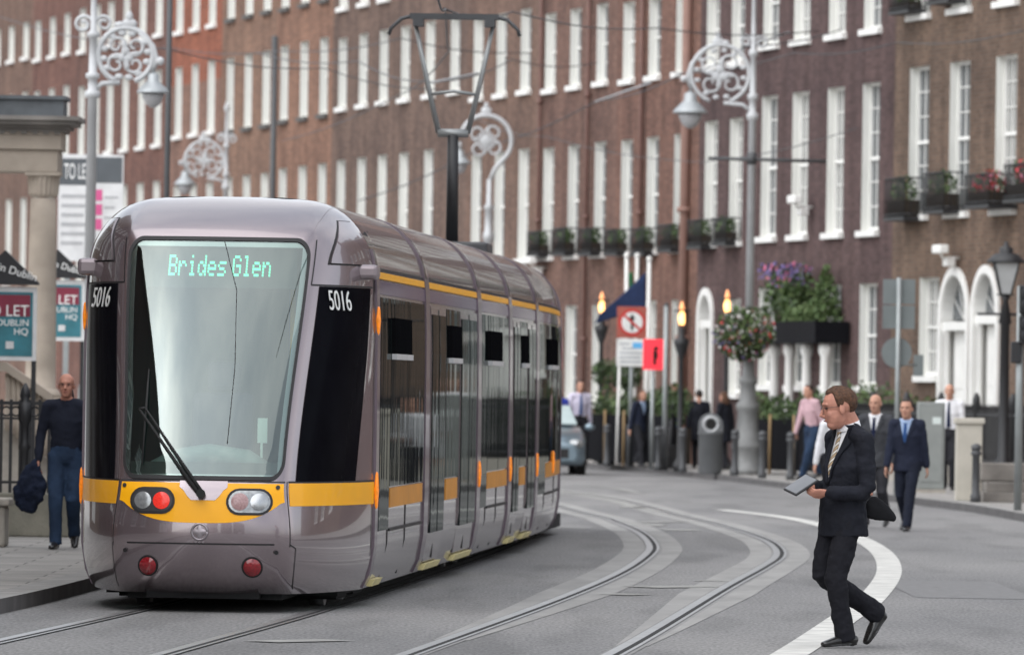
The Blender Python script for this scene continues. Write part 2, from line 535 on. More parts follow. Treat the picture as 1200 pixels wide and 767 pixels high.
for ln in (rail_c, rail_d): strip(tb, ln, -.34, -.10, .004, 0, lambda y: y < 54, (54, 69)); strip(tb, ln, .11, .34, .004, 0, lambda y: y < 54, (54, 69))
for ln in (rail_c, rail_d): strip(tb, ln, -.10, .11, .004, 1)
struct('track_bed', tb, [band_conc, mat('track_filler', (0.215, 0.21, 0.205), 0.85, var=.15)])
rl = MB()
for ln in (rail_a, rail_b, rail_c, rail_d):
    strip(rl, ln, -.075, .0, .010, 0); strip(rl, ln, .045, .075, .010, 0)
    strip(rl, ln, .0, .045, .010, 1)
struct('rails', rl, [rail_steel, groove_dark])

mk = MB()
edge = smooth_line([G(845, 597), G(925, 607), G(985, 622), G(1028, 643), G(1042, 668), G(1022, 700), G(985, 727), G(925, 767), G(800, 838)], 8)
strip(mk, edge, -.13, .13, .006, 0)
# faint cross lines and dashes between the rails
def bar(p0, p1, w, mi):
    d = (p1 - p0); d.z = 0
    t = d.normalized(); n = Vector((-t.y, t.x, 0)) * w / 2
    a, b = Vector((p0.x, p0.y, .0075)), Vector((p1.x, p1.y, .0075))
    mk.quad(a - n, b - n, b + n, a + n, mi)
bar(G(748, 688), G(842, 687), .5, 1)
bar(G(832, 681), G(862, 680), .4, 1)
bar(G(720, 697), G(745, 696), .35, 1)
for a, b in (((738, 612), (790, 611)), ((752, 616), (762, 614)), ((792, 620), (804, 622)), ((640, 618), (690, 619)), ((742, 595), (748, 594))):
    bar(G(*a), G(*b), .5, 1)
far1 = smooth_line([G(650, 575), G(700, 582), G(760, 597), G(800, 604)], 6)
strip(mk, far1, -.1, .1, .0075, 1)
far2 = smooth_line([G(672, 568), G(720, 572), G(750, 578)], 6)
strip(mk, far2, -.08, .08, .0075, 1)
bar(G(305, 752), G(395, 750), .35, 1)
struct('road_markings', mk, [road_white, road_faded])

# repaired trench: darker band of newer tarmac across the near road
tr = MB()
cover = lambda c, w, l: tr.quad(c + Vector((-w, -l, .003)), c + Vector((w, -l, .003)), c + Vector((w, l, .003)), c + Vector((-w, l, .003)))
cover(G(1120, 690), .55, 3.2)
struct('road_patches', tr, mat('tarmac_patch', (0.165, 0.162, 0.162), .9, var=.2, scale=9))

KZ = 0.12
def pavement(name, line, side, far_x, face_mat):
    mb = MB()
    n = len(line)
    inner = []
    for i in range(n):
        t = line[min(i + 1, n - 1)] - line[max(i - 1, 0)]; t.z = 0; t.normalize()
        inner.append(line[i] + Vector((t.y, -t.x, 0)) * side * .3)
    for i in range(n - 1):
        a, b = line[i], line[i + 1]; c, d = inner[i], inner[i + 1]
        e = Vector((0, 0, KZ))
        mb.quad(a, b, b + e, a + e, 2)  # upright kerb face, darker than the top
        mb.quad(a + e, b + e, d + e, c + e, 1)
        mb.quad(c + e, d + e, Vector((far_x, d.y, KZ)), Vector((far_x, c.y, KZ)), 0)
    struct(name, mb, [paving, kerb_stone, face_mat])
kr = [Vector((9.5, 20, 0)), Vector((8.6, 70, 0)), Vector((7.9, 95, 0)), G(1200, 611), G(1140, 600), G(1080, 592), G(1000, 582), G(920, 572), G(840, 562), G(760, 554), G(680, 547.5), Vector((-1.5, 187, 0)), Vector((-5.6, 205, 0)), Vector((-10.3, 225, 0)), Vector((-27, 300, 0)), Vector((-60, 440, 0))]
kerb_r = smooth_line(kr, 5)
pavement('pavement', kerb_r, 1, 90, kerb_face)
kl = [Vector((-6.2, 20, 0)), Vector((-4.75, 50, 0)), G(0, 719), G(112, 691), Vector((-3.45, 72, 0)), Vector((-3.15, 84, 0)), Vector((-3.1, 98, 0)), Vector((-3.6, 110, 0)), Vector((-5.6, 128, 0)), Vector((-10, 148, 0)), Vector((-20, 178, 0)), Vector((-45, 240, 0))]
kerb_l = smooth_line(kl, 5)
pavement('pavement', kerb_l, -1, -90, kerb_face)

# ------------------------------------------------------------------ the Georgian terrace
FN = Vector((10.08, 153.8, 0)); FT = Vector((.2273, -.9738, 0)); FI = Vector((.9738, .2273, 0))   # FT towards the camera, FI into the houses
F_RZ = atan2(FT.y, FT.x)
def FU(px, py):
    x, y = lv(px, py); q = x / F
    u = (FN.y * q - FN.x) / (FT.x - FT.y * q)
    d = FN.y + FT.y * u
    return u, EYE + (HZ - y) / F * d
def fpos(u, out=0.0, z=0.0):
    return FN + FT * u - FI * out + Vector((0, 0, z))

reveal_white = mat('reveal_white', (0.72, 0.72, 0.68), 0.75, var=0.05, scale=1.2)
sill_dirty = mat('sill_dirty', (0.10, 0.095, 0.09), 0.9)
curtain = mat('net_curtain', (0.55, 0.55, 0.52), 0.9, var=.15, stretch=(6, 6, .3), scale=2)
curtain_pane = mat('curtained_glass', (0.30, 0.30, 0.29), 0.12, spec=.8, var=.25, scale=1.4, stretch=(3, 3, .5))
WCACHE = {}
def window_meshes(w, h, lights):
    k = (round(w, 2), round(h, 2), lights)
    if k in WCACHE: return WCACHE[k]
    D = .22
    a = MB()     # plastered reveal + sash bars
    a.quad((0, 0, 0), (0, D, 0), (0, D, h), (0, 0, h)); a.quad((w, 0, 0), (w, 0, h), (w, D, h), (w, D, 0))
    a.quad((0, 0, h), (0, D, h), (w, D, h), (w, 0, h)); a.quad((0, 0, .0), (w, 0, .0), (w, D, .0), (0, D, .0))
    fr = MB()
    t = .06
    for x0, x1, z0, z1 in ((0, t, 0, h), (w - t, w, 0, h), (t, w - t, 0, t * 1.4), (t, w - t, h - t, h), (t, w - t, h * .48, h * .48 + .05)):
        fr.box((x0, D - .05, z0), (x1, D + .03, z1))
    for i in range(1, 3): fr.box((w * i / 3 - .012, D - .02, t), (w * i / 3 + .012, D + .005, h - t))
    for i in range(1, lights): fr.box((t, D - .02, h * i / lights - .012), (w - t, D + .005, h * i / lights + .012))
    pn = MB(); pn.quad((t, D + .008, t), (w - t, D + .008, t), (w - t, D + .008, h - t), (t, D + .008, h - t))
    sl = MB(); sl.box((-.09, -.11, -.13), (w + .09, .06, -.002))
    def mesh(mb, n, m):
        o = mb.build(n, m); me = o.data; bpy.data.objects.remove(o); return me
    WCACHE[k] = (mesh(a, 'window', reveal_white), mesh(fr, 'frame', white_paint), mesh(pn, 'pane', pane_glass), mesh(sl, 'sill', white_paint), mesh(sl, 'sill', sill_dirty), mesh(pn, 'pane', curtain_pane))
    return WCACHE[k]
def put(name, me, parent, loc=(0, 0, 0)):
    o = bpy.data.objects.new(name, me); COL.objects.link(o); o.parent = parent; o.location = loc; return o

def arch_door(root, x0, w, z0, h, wall_mat, leaf_mat):
    """white arched doorway with fanlight: rectangle plus half circle on top"""
    r = w / 2; hs = h - r; cx = x0 + r
    a = MB(); D = .3
    N = 16
    arc = [(cx + r * cos(pi - pi * i / N), z0 + hs + r * sin(pi * i / N)) for i in range(N + 1)]
    def ringband(ro, ri, y0, y1):
        o = [(cx + ro * cos(pi - pi * i / N), z0 + hs + ro * sin(pi * i / N)) for i in range(N + 1)]
        n = [(cx + ri * cos(pi - pi * i / N), z0 + hs + ri * sin(pi * i / N)) for i in range(N + 1)]
        for i in range(N):
            p = [o[i], o[i + 1], n[i + 1], n[i]]
            a.prism(p, y0, y1)
    ringband(r + .10, r - .07, -.06, .1)
    ringband(r - .07, r - .10, -.02, D)
    for s in (x0 - .10, x0 + w - .07): a.box((s, -.06, z0), (s + .17, D, z0 + hs))
    a.box((x0 + .07, .0, z0 + hs - .22), (x0 + w - .07, D, z0 + hs - .04))          # transom
    for i in range(1, 6):                                                           # fan bars
        t = pi * i / 6
        a.tube([(cx, .2, z0 + hs), (cx + (r - .08) * cos(t), .2, z0 + hs + (r - .08) * sin(t))], .014, 5)
    for s in (x0 + .2, x0 + w - .2): a.lathe([(.085, z0), (.085, z0 + .2), (.07, z0 + .25), (.062, z0 + hs - .3), (.09, z0 + hs - .26), (.09, z0 + hs - .22)], (s, .08, 0), 10)
    s = a.build('door_surround', white_paint, root)
    f = MB(); f.poly([(x, .22, z) for x, z in [(cx + (r - .08) * cos(pi - pi * i / N), z0 + hs + (r - .08) * sin(pi * i / N)) for i in range(N + 1)]])
    f.build('fanlight', pane_glass, s)
    d = MB(); d.box((x0 + .3, .2, z0), (x0 + w - .3, .28, z0 + hs - .22))
    for zx in (.12, .5):
        for sx in (.36, w / 2 + .05):
            d.box((x0 + sx, .185, z0 + zx * hs), (x0 + sx + w / 2 - .42, .205, z0 + (zx + .3) * hs))
    dd = d.build('door', leaf_mat, s)
    # brick spandrels between the arch and the square opening
    sp = MB()
    left = [(x0, z0 + h)] + [arc[i] for i in range(N // 2 + 1)][::-1]
    right = [(x0 + w, z0 + h)] + [arc[i] for i in range(N // 2, N + 1)][::-1]
    sp.prism(left, 0, .25); sp.prism(right, 0, .25)
    return sp

brick_brown = brick_mat('brick_brown', (0.165, 0.106, 0.075), (0.16, 0.135, 0.11), .35)
brick_plum = brick_mat('brick_plum', (0.108, 0.068, 0.064), (0.10, 0.075, 0.075), .22)
brick_red = brick_mat('brick_red', (0.205, 0.104, 0.078), (0.16, 0.12, 0.10), .3)
brick_redb = brick_mat('brick_redbrown', (0.190, 0.105, 0.081), (0.15, 0.115, 0.10), .32)
brick_grey = brick_mat('brick_greybrown', (0.180, 0.116, 0.090), (0.15, 0.12, 0.105), .32)
brick_greyb = brick_mat('brick_dull', (0.200, 0.118, 0.088), (0.16, 0.13, 0.11), .32)
brick_orange = brick_mat('brick_orange', (0.285, 0.152, 0.104), (0.19, 0.14, 0.11), .28)
brick_orangeb = brick_mat('brick_tan', (0.265, 0.150, 0.104), (0.19, 0.15, 0.12), .28)
brick_two = brick_mat('brick_two_tone', (0.260, 0.142, 0.105), (0.18, 0.14, 0.12), .25, patch=(11.2, (1.25, .80, .66)))
brick_deep = brick_mat('brick_deep_red', (0.198, 0.098, 0.074), (0.15, 0.10, 0.09), .3)
brick_deepb = brick_mat('brick_deep_red_worn', (0.180, 0.093, 0.071), (0.15, 0.10, 0.09), .3)
slate = mat('slate_roof', (0.06, 0.062, 0.07), 0.7, var=.2)
chimney_pot = mat('chimney_pot', (0.35, 0.16, 0.09), 0.85)

def house(label, pxl, pxr, cols, rows, wall, dirty=False, doors=(), skip=(), top=17.2, wid=1.15, ground_cols=None, shift=0.0):
    u0, u1 = FU(pxl, 200)[0] + shift, FU(pxr, 200)[0] + shift
    root = thing('terrace_house', label, 'house', fpos(u0), F_RZ, 'Georgian brick houses of the terrace')
    W = u1 - u0
    holes = []
    wins = []
    for ri, (pr, yt, yb) in enumerate(rows):
        zt, zb = FU(pr, yt)[1], FU(pr, yb)[1]
        cc = ground_cols if (ground_cols is not None and ri == len(rows) - 1) else cols
        for ci, c in enumerate(cc):
            if (ri, ci) in skip: continue
            x = FU(c, 200)[0] + shift - u0
            if x < .25 or x + wid > W - .2: x = min(max(x, .25), W - .2 - wid)
            holes.append((x, x + wid, zb, zt)); wins.append((x, zb, zt - zb, ri))
    spandrels = []
    for (pa, pb, yt) in doors:
        xa, xb = FU(pa, 330)[0] + shift - u0, FU(pb, 330)[0] + shift - u0
        zt = FU((pa + pb) / 2, yt)[1]
        holes.append((xa, xb, .55, zt))
        spandrels.append(arch_door(root, xa, xb - xa, .55, zt - .55, wall, white_paint))
    mb = MB()
    xs = sorted({0, W} | {h[0] for h in holes} | {h[1] for h in holes})
    zs = sorted({0, top} | {h[2] for h in holes} | {h[3] for h in holes})
    for i in range(len(xs) - 1):
        for j in range(len(zs) - 1):
            if xs[i + 1] - xs[i] < 1e-5 or zs[j + 1] - zs[j] < 1e-5: continue
            mx, mz = (xs[i] + xs[i + 1]) / 2, (zs[j] + zs[j + 1]) / 2
            if any(h[0] < mx < h[1] and h[2] < mz < h[3] for h in holes): continue
            mb.quad((xs[i], 0, zs[j]), (xs[i + 1], 0, zs[j]), (xs[i + 1], 0, zs[j + 1]), (xs[i], 0, zs[j + 1]))
    dp = 9.0
    mb.quad((0, 0, 0), (0, 0, top), (0, dp, top), (0, dp, 0)); mb.quad((W, 0, 0), (W, dp, 0), (W, dp, top), (W, 0, top))
    mb.quad((0, dp, 0), (0, dp, top), (W, dp, top), (W, dp, 0))
    mb.quad((0, .5, .02), (W, .5, .02), (W, .5, top), (0, .5, top))      # dark inner partition behind the panes
    for s in spandrels:
        n = len(mb.v); mb.v += s.v; mb.f += [tuple(n + i for i in f) for f in s.f]; mb.m += s.m; mb.sm += s.sm
    wo = mb.build('wall', wall, root)
    cp = MB(); cp.box((0, -.12, top + .003), (W, .45, top + .25)); cp.build('parapet_coping', stone, root)
    rf = MB(); rf.prism([(0.02, top - .2), (W - .02, top - .2), (W - .02, top + .15), (W / 2, top + 1.6), (.02, top + .15)], .5, dp)
    ro = rf.build('roof', slate, root)
    ch = MB(); ch.box((W - 1.6, 3.5, top), (W - .5, 5.2, top + 3.2))
    for k in range(3): ch.lathe([(.13, top + 3.2), (.1, top + 3.8)], (W - 1.05, 3.8 + .55 * k, 0), 8, 1)
    ch.build('chimney', [wall, chimney_pot], ro)
    for x, zb, h, ri in wins:
        wm = window_meshes(wid, h, 6 if h > 2.4 else 4)
        o = put('window', wm[0], root, (x, 0, zb))
        put('frame', wm[1], o); put('pane', wm[5 if random.random() < .35 else 2], o); put('sill', wm[4 if dirty else 3], o)
    return root, u0, W

T3 = lambda p, t2, b2, t1, b1: [(p, t2, b2), (p, t1, b1)]
# rows from the top down: (reference px, y of head, y of sill)
h1 = house('brown speckled brick house with two white arched doorways and flower balconies', 1047, 1262, [1065, 1112, 1166, 1212], [(1077, -84, 17), (1064, 80, 252), (1085, 325, 440)], brick_brown, doors=((1104, 1136, 318), (1142, 1171, 316)), ground_cols=[1080, 1180], skip=((2, 1),), wid=1.45)
h2 = house('dark plum brick house beside the brown house, tall plain white windows', 881, 1047, [892, 928, 969, 1010], [(1027, -72, 33), (1022, 97, 270), (1018, 332, 452)], brick_plum, wid=1.36)
h3 = house('narrow dark plum brick house with white arched door behind the big flower basket', 819, 881, [826, 855], [(834, -8, 76), (832, 142, 284), (855, 350, 460)], brick_plum, doors=((810.5 + 10, 836, 342),), ground_cols=[856])
h4 = house('red brown brick house between the plum house and the navy flag', 722, 819, [728, 758, 790], [(771, -4, 88), (768, 160, 292), (765, 352, 470)], brick_red)
h5 = house('red brown brick house behind the navy flag and the man in shirt and tie', 632, 722, [637, 666, 697], [(708, 4, 95), (705, 166, 296), (665, 358, 470)], brick_redb)
h6 = house('dull brown brick house directly behind the swan-neck lamp', 546, 632, [553, 580, 608], [(619, 10, 105), (615, 174, 303), (605, 375, 470)], brick_greyb)
h7 = house('dull brown brick house seen through the pantograph frame', 461, 546, [468, 497, 526], [(508, 24, 110), (505, 175, 311), (500, 385, 470)], brick_grey)
h8 = house('greyish brown brick house just left of the pantograph', 388, 461, [395, 419, 443], [(405, -40, 8), (445, 36, 119), (445, 182, 318)], brick_grey, top=16.6)
h9 = house('orange brown brick house with blackened sills, right of the second dark pole', 322, 388, [327, 350, 373], [(335, -50, 9), (356, 49, 137), (356, 194, 320)], brick_orange, dirty=True)
h10 = house('orange brown brick house with blackened sills, left of the second dark pole', 258, 322, [264, 285, 306], [(271, -32, 22), (290, 64, 149), (290, 205, 330)], brick_orangeb, dirty=True)
h11 = house('house with bright orange red brick on its top storey', 198, 258, [204, 223, 242], [(250, -28, 28), (249, 71, 153), (249, 213, 330)], brick_two)
h12 = house('deep red brick house behind the hanging lantern of the tall lamp', 137, 198, [142, 161, 180], [(171, -15, 43), (149, 89, 174), (167, 214, 330)], brick_deep, top=18)
h13 = house('deep red brick house behind the pole of the tall lamp and the letting billboard', 86, 137, [91, 108, 124], [(116, 5, 55), (116, 97, 179), (120, 222, 330)], brick_deepb, top=18)
h14 = house('deep red brick house just above the portico roof edge', 36, 86, [39, 56, 73], [(62, 20, 65), (62, 103, 186), (62, 228, 330)], brick_deep, top=18)
h15 = house('brown brick house at the far left end of the terrace', -14, 36, [-8, 8, 25], [(8, 32, 72), (8, 112, 194), (8, 234, 330)], brick_greyb, top=18)

wH = FU(1262, 200)[0] - FU(1047, 200)[0]  # unseen houses added along the terrace for the tram to reflect
for k, (lab, wm) in enumerate((('plum brick house just past the brown house, outside the frame', brick_plum), ('red brick house two doors nearer than the brown house', brick_redb), ('deep red brick house three doors nearer than the brown house', brick_deepb), ('plum brick house four doors nearer than the brown house', brick_plum), ('dull brown brick house five doors nearer than the brown house', brick_grey))):
    house(lab, 1047, 1262, [1065, 1112, 1166, 1212], [(1077, -84, 17), (1064, 80, 252), (1085, 325, 440)], wm, wid=1.3, shift=(wH + .01) * (k + 1))
pipe_mat = mat('downpipe_brown', (0.15, 0.075, 0.06), .6)
for i, (px, lab) in enumerate(((755, 'brown drainpipe down the red brick above the grey sign pole'), (808, 'thick pinkish drainpipe at the edge of the plum house'), (692, 'brown drainpipe down the red brick above the navy flag'), (636, 'brown drainpipe between the two houses right of the swan-neck lamp'))):
    u, _ = FU(px, 200)
    mb = MB(); r = (.055, .12, .05, .05)[i]
    mb.tube([fpos(u, .1, .2), fpos(u, .1, 16.6)], r, 8)
    for z in (3, 6, 9, 12, 15): mb.tube([fpos(u, .1, z), fpos(u, .1, z + .12)], r * 1.5, 8)
    tag(mb.build('drainpipe', pipe_mat if i != 1 else mat('pipe_pink', (.26, .15, .12), .7)), lab, 'drainpipe', 'drainpipes on the terrace')

# unseen houses added left and behind, only to be mirrored in paint and glass
LW = h2[2] + .02
def dup_plain(src, loc, rz, lab):
    r = dup(src, loc, rz, lab)
    for o in [q for q in r.children if q.name.startswith('roof')]:
        for q in list(o.children): bpy.data.objects.remove(q)
        bpy.data.objects.remove(o)
y_ = 93.0
for k, (src, lab) in enumerate(((h1, 'brown house on the left side, just behind the nose of the tram'), (h2, 'plum brick house on the left side, beside the tram'), (h4, 'red brown house on the left side by the tram nose'), (h2, 'plum brick house on the left side, third from the tram'), (h1, 'brown house on the left side, fourth from the tram'))):
    y_ -= src[2] + .02
    dup_plain(src[0], Vector((-12.3, y_, 0)), pi / 2, lab + ', added for reflections')
for k, (src, lab) in enumerate(((h1, 'brown house behind the viewer, unseen, added for reflections'), (h2, 'plum house behind the viewer, unseen, added for reflections'), (h4, 'red brown house behind the viewer, unseen, added for reflections'))):
    dup(src[0], Vector((22 - 15 * k, -45, 0)), pi, lab)
# ------------------------------------------------------------------ the tram
tram_paint = mat('tram_mauve_metallic', (0.275, 0.222, 0.238), 0.25, 0.76, var=0.05, scale=1.2, coat=1.0, cior=1.75)
tram_side = mat('tram_side_metallic', (0.235, 0.198, 0.206), 0.24, 0.6, var=0.05, scale=1.0, coat=0.7, bump=.035, bscale=1.6, stretch=(1, .8, .35))
tram_rib = mat('tram_rib_purple', (0.145, 0.11, 0.135), 0.35, 0.4, coat=0.5)
tram_yellow = mat('tram_yellow', (0.95, 0.43, 0.004), 0.4, var=0.04, coat=0.12, spec=.3)
tram_ochre = mat('tram_ochre', (0.62, 0.27, 0.05), 0.5, var=0.1, spec=.15)
tram_violet = mat('tram_violet', (0.085, 0.05, 0.12), 0.35, coat=0.5)
seam_black = mat('seam_black', (0.012, 0.011, 0.012), 0.6)
cab_glass = mat('cab_black_glass', (0.005, 0.005, 0.007), 0.12, spec=0.03, var=0.2)
def tinted():
    m = bpy.data.materials.new('side_glass'); m.use_nodes = True
    nt = m.node_tree; nt.nodes.clear()
    out = nt.nodes.new('ShaderNodeOutputMaterial')
    df = nt.nodes.new('ShaderNodeBsdfDiffuse'); df.inputs[0].default_value = (.012, .015, .016, 1)
    gl = nt.nodes.new('ShaderNodeBsdfGlossy'); gl.inputs['Roughness'].default_value = .02; gl.inputs[0].default_value = (.43, .45, .44, 1)
    lw = nt.nodes.new('ShaderNodeFresnel'); lw.inputs['IOR'].default_value = 1.5
    mx = nt.nodes.new('ShaderNodeMixShader')
    tc = nt.nodes.new('ShaderNodeTexCoord'); mp = nt.nodes.new('ShaderNodeMapping'); mp.inputs['Scale'].default_value = (1, 1.5, .10)
    ns = nt.nodes.new('ShaderNodeTexNoise'); ns.inputs['Scale'].default_value = 1.5; ns.inputs['Detail'].default_value = 2
    bp = nt.nodes.new('ShaderNodeBump'); bp.inputs['Strength'].default_value = .07; bp.inputs['Distance'].default_value = .02
    nt.links.new(tc.outputs['Object'], mp.inputs[0]); nt.links.new(mp.outputs[0], ns.inputs['Vector']); nt.links.new(ns.outputs['Fac'], bp.inputs['Height'])
    nt.links.new(bp.outputs[0], gl.inputs['Normal'])
    nt.links.new(lw.outputs[0], mx.inputs[0]); nt.links.new(df.outputs[0], mx.inputs[1]); nt.links.new(gl.outputs[0], mx.inputs[2]); nt.links.new(mx.outputs[0], out.inputs[0])
    return m
side_glass = tinted()
roof_glass = mat('roof_cove', (0.080, 0.060, 0.066), 0.2, 0.5, coat=0.6, bump=.12, bscale=5, stretch=(1, 1, 1.6))
amber = mat('amber_lens', (0.75, 0.20, 0.01), 0.2, emit=(1, .30, .02), estr=0.18, var=.3, scale=30)
red_lens = mat('red_lens', (0.24, 0.008, 0.014), 0.12, coat=1, var=.3, scale=60)
red_lit = mat('red_lamp_lit', (0.45, 0.02, 0.015), 0.2, emit=(1, .05, .03), estr=.22, var=.3, scale=80)
lens_clear = mat('lens_clear', (0.34, 0.35, 0.355), 0.2, 0.5, var=.25, scale=30)
chrome = mat('lamp_bowl', (0.42, 0.43, 0.44), 0.25, 0.9)
step_light = mat('step_yellow', (0.72, 0.62, 0.30), .5)
num_white = mat('number_white', (0.86, 0.86, 0.84), 0.5, var=.02)
led_green = mat('led_green', (0.05, .5, .3), .4, emit=(0.08, 0.78, 0.44), estr=0.75, var=0)
under_dark = mat('underframe', (0.012, 0.012, 0.013), .9)
interior_mat = mat('cab_interior', (0.05, 0.055, 0.06), .8)

def screen_glass():
    m = bpy.data.materials.new('windscreen_glass'); m.use_nodes = True
    nt = m.node_tree; nt.nodes.clear()
    out = nt.nodes.new('ShaderNodeOutputMaterial')
    tr = nt.nodes.new('ShaderNodeBsdfTransparent'); tr.inputs[0].default_value = (.62, .80, .74, 1)
    gl = nt.nodes.new('ShaderNodeBsdfGlossy'); gl.inputs['Roughness'].default_value = .02; gl.inputs[0].default_value = (.86, .97, .95, 1)
    mx = nt.nodes.new('ShaderNodeMixShader')
    mx.inputs[0].default_value = 0.145
    nt.links.new(tr.outputs[0], mx.inputs[1]); nt.links.new(gl.outputs[0], mx.inputs[2]); nt.links.new(mx.outputs[0], out.inputs[0])
    return m
wind_glass = screen_glass()

TY0 = 61.0
TR = thing('tram', 'long mauve and silver tram with yellow stripe, destination Brides Glen, number 5016', 'tram', (C0 - .025, TY0, 0), -atan2(CS, 1))
YE = 2.3
t_y0 = [(.15, .30), (.24, .12), (.40, .03), (.62, 0), (.95, .04), (1.06, .09), (1.3, .20), (2.9, 1.17), (3.05, 1.30), (3.2, 1.60), (3.30, 1.90), (3.345, 2.1), (3.36, 2.25)]
t_w1 = [(.15, .66), (.6, .695), (1.06, .655), (3.0, .75), (3.36, .66)]
t_W = [(.15, 1.10), (.28, 1.16), (.5, 1.195), (.9, 1.2), (2.0, 1.2), (2.62, 1.185), (2.8, 1.17), (2.95, 1.135), (3.08, 1.065), (3.2, .965), (3.28, .85), (3.335, .68), (3.36, .42)]
def Wz(z): return interp(t_W, z)
def w1z(z): return min(interp(t_w1, z), Wz(z) * .86)
def S(a, z, off=0.0):
    """cab skin, a 0 = nose centre, 1 = front corner, 2 = side; off = outward"""
    def raw(a, z):
        y0, w1, W = interp(t_y0, z), w1z(z), Wz(z)
        ye = max(YE, y0 + .16)
        s = 1 if a >= 0 else -1
        a = abs(a)
        if a <= 1: return Vector((s * a * w1, y0 + .14 * a**2.4, z))
        t = a - 1
        p0 = Vector((w1, y0 + .14)); p1 = Vector((w1 + .70 * (W - w1), y0 + .14 + .33 * (ye - y0 - .14))); p2 = Vector((W, ye))
        q = p0 * (1 - t)**2 + p1 * 2 * t * (1 - t) + p2 * t * t
        return Vector((s * q.x, q.y, z))
    p = raw(a, z)
    if off:
        e = .01
        da = raw(min(a + e, 2), z) - raw(max(a - e, -2), z); dz = raw(a, min(z + e, 3.36)) - raw(a, max(z - e, .15))
        n = da.cross(dz)
        if n.length > 1e-9:
            n.normalize()
            p = p + n * off
    return p
def patch(mb, z0, z1, al, ar, off, nz=24, na=16, mi=0, edge=True):
    """piece of cab skin between a-limits (functions of z), lifted by off, with a rim back to the body"""
    f = lambda q, z: q(z) if callable(q) else q
    R = []
    for i in range(nz + 1):
        z = z0 + (z1 - z0) * i / nz
        l, r = f(al, z), f(ar, z)
        R.append([S(l + (r - l) * j / na, z, off) for j in range(na + 1)])
    mb.rings(R, mi, True, False)
    if edge:
        rim = [R[0][j] for j in range(na + 1)] + [R[i][-1] for i in range(1, nz + 1)] + [R[-1][j] for j in range(na - 1, -1, -1)] + [R[i][0] for i in range(nz - 1, 0, -1)]
        def back(p):
            return p + Vector((-.9 * off * (1 if p.x > 0 else -1) * min(1, abs(p.x) / .6), off * 1.0, 0))
        mb.rings([rim, [back(p) for p in rim]], mi, False, True)

# cab shell, open behind the windscreen
ZS = sorted(set([.15, .19, .24, .30, .36, .42, .5, .58, .66, .74, .82, .9, .98, 1.06, 1.10] + [1.10 + .0915 * i for i in range(1, 20)] + [2.93, 2.98, 3.03, 3.08, 3.12, 3.16, 3.2, 3.24, 3.28, 3.31, 3.335, 3.35, 3.36]))
AS = [-2 + .0625 * i for i in range(16)] + [-1 + .0625 * i for i in range(32)] + [1 + .0625 * i for i in range(17)]
AS = sorted(set(AS + [-.90, .90]) - {-.9375, .9375, -.875, .875})
sh = MB()
nA = len(AS)
for z in ZS: sh.v += [S(a, z) for a in AS]
for i in range(len(ZS) - 1):
    for j in range(nA - 1):
        am, zm = (AS[j] + AS[j + 1]) / 2, (ZS[i] + ZS[i + 1]) / 2
        if abs(am) < .90 and 1.10 < zm < 2.93: continue
        sh.f.append((i * nA + j, i * nA + j + 1, (i + 1) * nA + j + 1, (i + 1) * nA + j)); sh.m.append(0); sh.sm.append(True)
cab = sh.build('cab', tram_paint, TR)

cab_glass.node_tree.nodes['Principled BSDF'].inputs['IOR'].default_value = 1.14
# windscreen
def round_lim(A, z0, z1, r, ra):
    def f(z):
        d = min(z - z0, z1 - z)
        if d >= r: return A
        return A - ra * (1 - sqrt(max(0, 1 - (1 - d / r)**2)))
    return f
fA = round_lim(.985, 1.055, 3.005, .16, .16)
mb = MB(); patch(mb, 1.055, 3.005, lambda z: -fA(z), fA, .006, 40, 24)
# the seal is a ring: keep only the outside of it
seal = MB()
fB = round_lim(.955, 1.085, 2.975, .14, .14)
N = 90
def loop(f, z0, z1, off):
    pts = []
    zz = [z0 + (z1 - z0) * (1 - cos(pi * k / 59)) / 2 for k in range(60)]
    for z in zz: pts.append(S(f(z), z, off))
    for k in range(1, 20): a = f(z1); pts.append(S(a - 2 * a * k / 20, z1, off))
    for z in zz[::-1]: pts.append(S(-f(z), z, off))
    for k in range(1, 20): a = f(z0); pts.append(S(-a + 2 * a * k / 20, z0, off))
    return pts
seal.rings([loop(fA, 1.055, 3.005, .001), loop(fA, 1.055, 3.005, .010), loop(fB, 1.085, 2.975, .010), loop(fB, 1.085, 2.975, .0)], 0, False)
seal.build('windscreen_seal', seam_black, cab)
ws = MB()
fC = round_lim(.96, 1.08, 2.98, .14, .14)
patch(ws, 1.08, 2.98, lambda z: -fC(z), fC, .004, 50, 30, edge=False)
screen = ws.build('windscreen', wind_glass, TR)
# dark printed band along the foot of the glass
db = MB(); patch(db, 1.085, 1.20, lambda z: -fB(z), fB, -.012, 4, 20, edge=False); db.build('dark_border', seam_black, screen)

# black side glass of the cab, both sides
for s in (1, -1):
    mb = MB()
    lo = lambda z: 1.10 + .02 * (z - 1.06)
    hi = lambda z: 1.74 + .16 * (z - 1.06) / 1.56
    if s > 0: patch(mb, 1.05, 2.62, lo, hi, .006, 26, 14)
    else: patch(mb, 1.05, 2.62, lambda z: -hi(z), lambda z: -lo(z), .006, 26, 14)
    mb.build('cab_side_window', cab_glass, TR)

# yellow band
yl = MB()
for s in (1, -1):
    a, b = (1.035, 2.0) if s > 0 else (-2.0, -1.035)
    patch(yl, .855, 1.035, a, b, .005, 4, 16)
def zlow(x):      # smiling lower edge of the front band
    q = min(1, abs(x) / .66)
    return .715 + .17 * q**3.2
R = []
for j in range(41):
    a = -.985 + 1.97 * j / 40
    zl = zlow(a * .69)
    R.append([S(a, zl + (1.03 - zl) * i / 8, .005) for i in range(9)])
yl.rings(R, 0, True, False)
yband = yl.build('yellow_band', tram_yellow, TR)

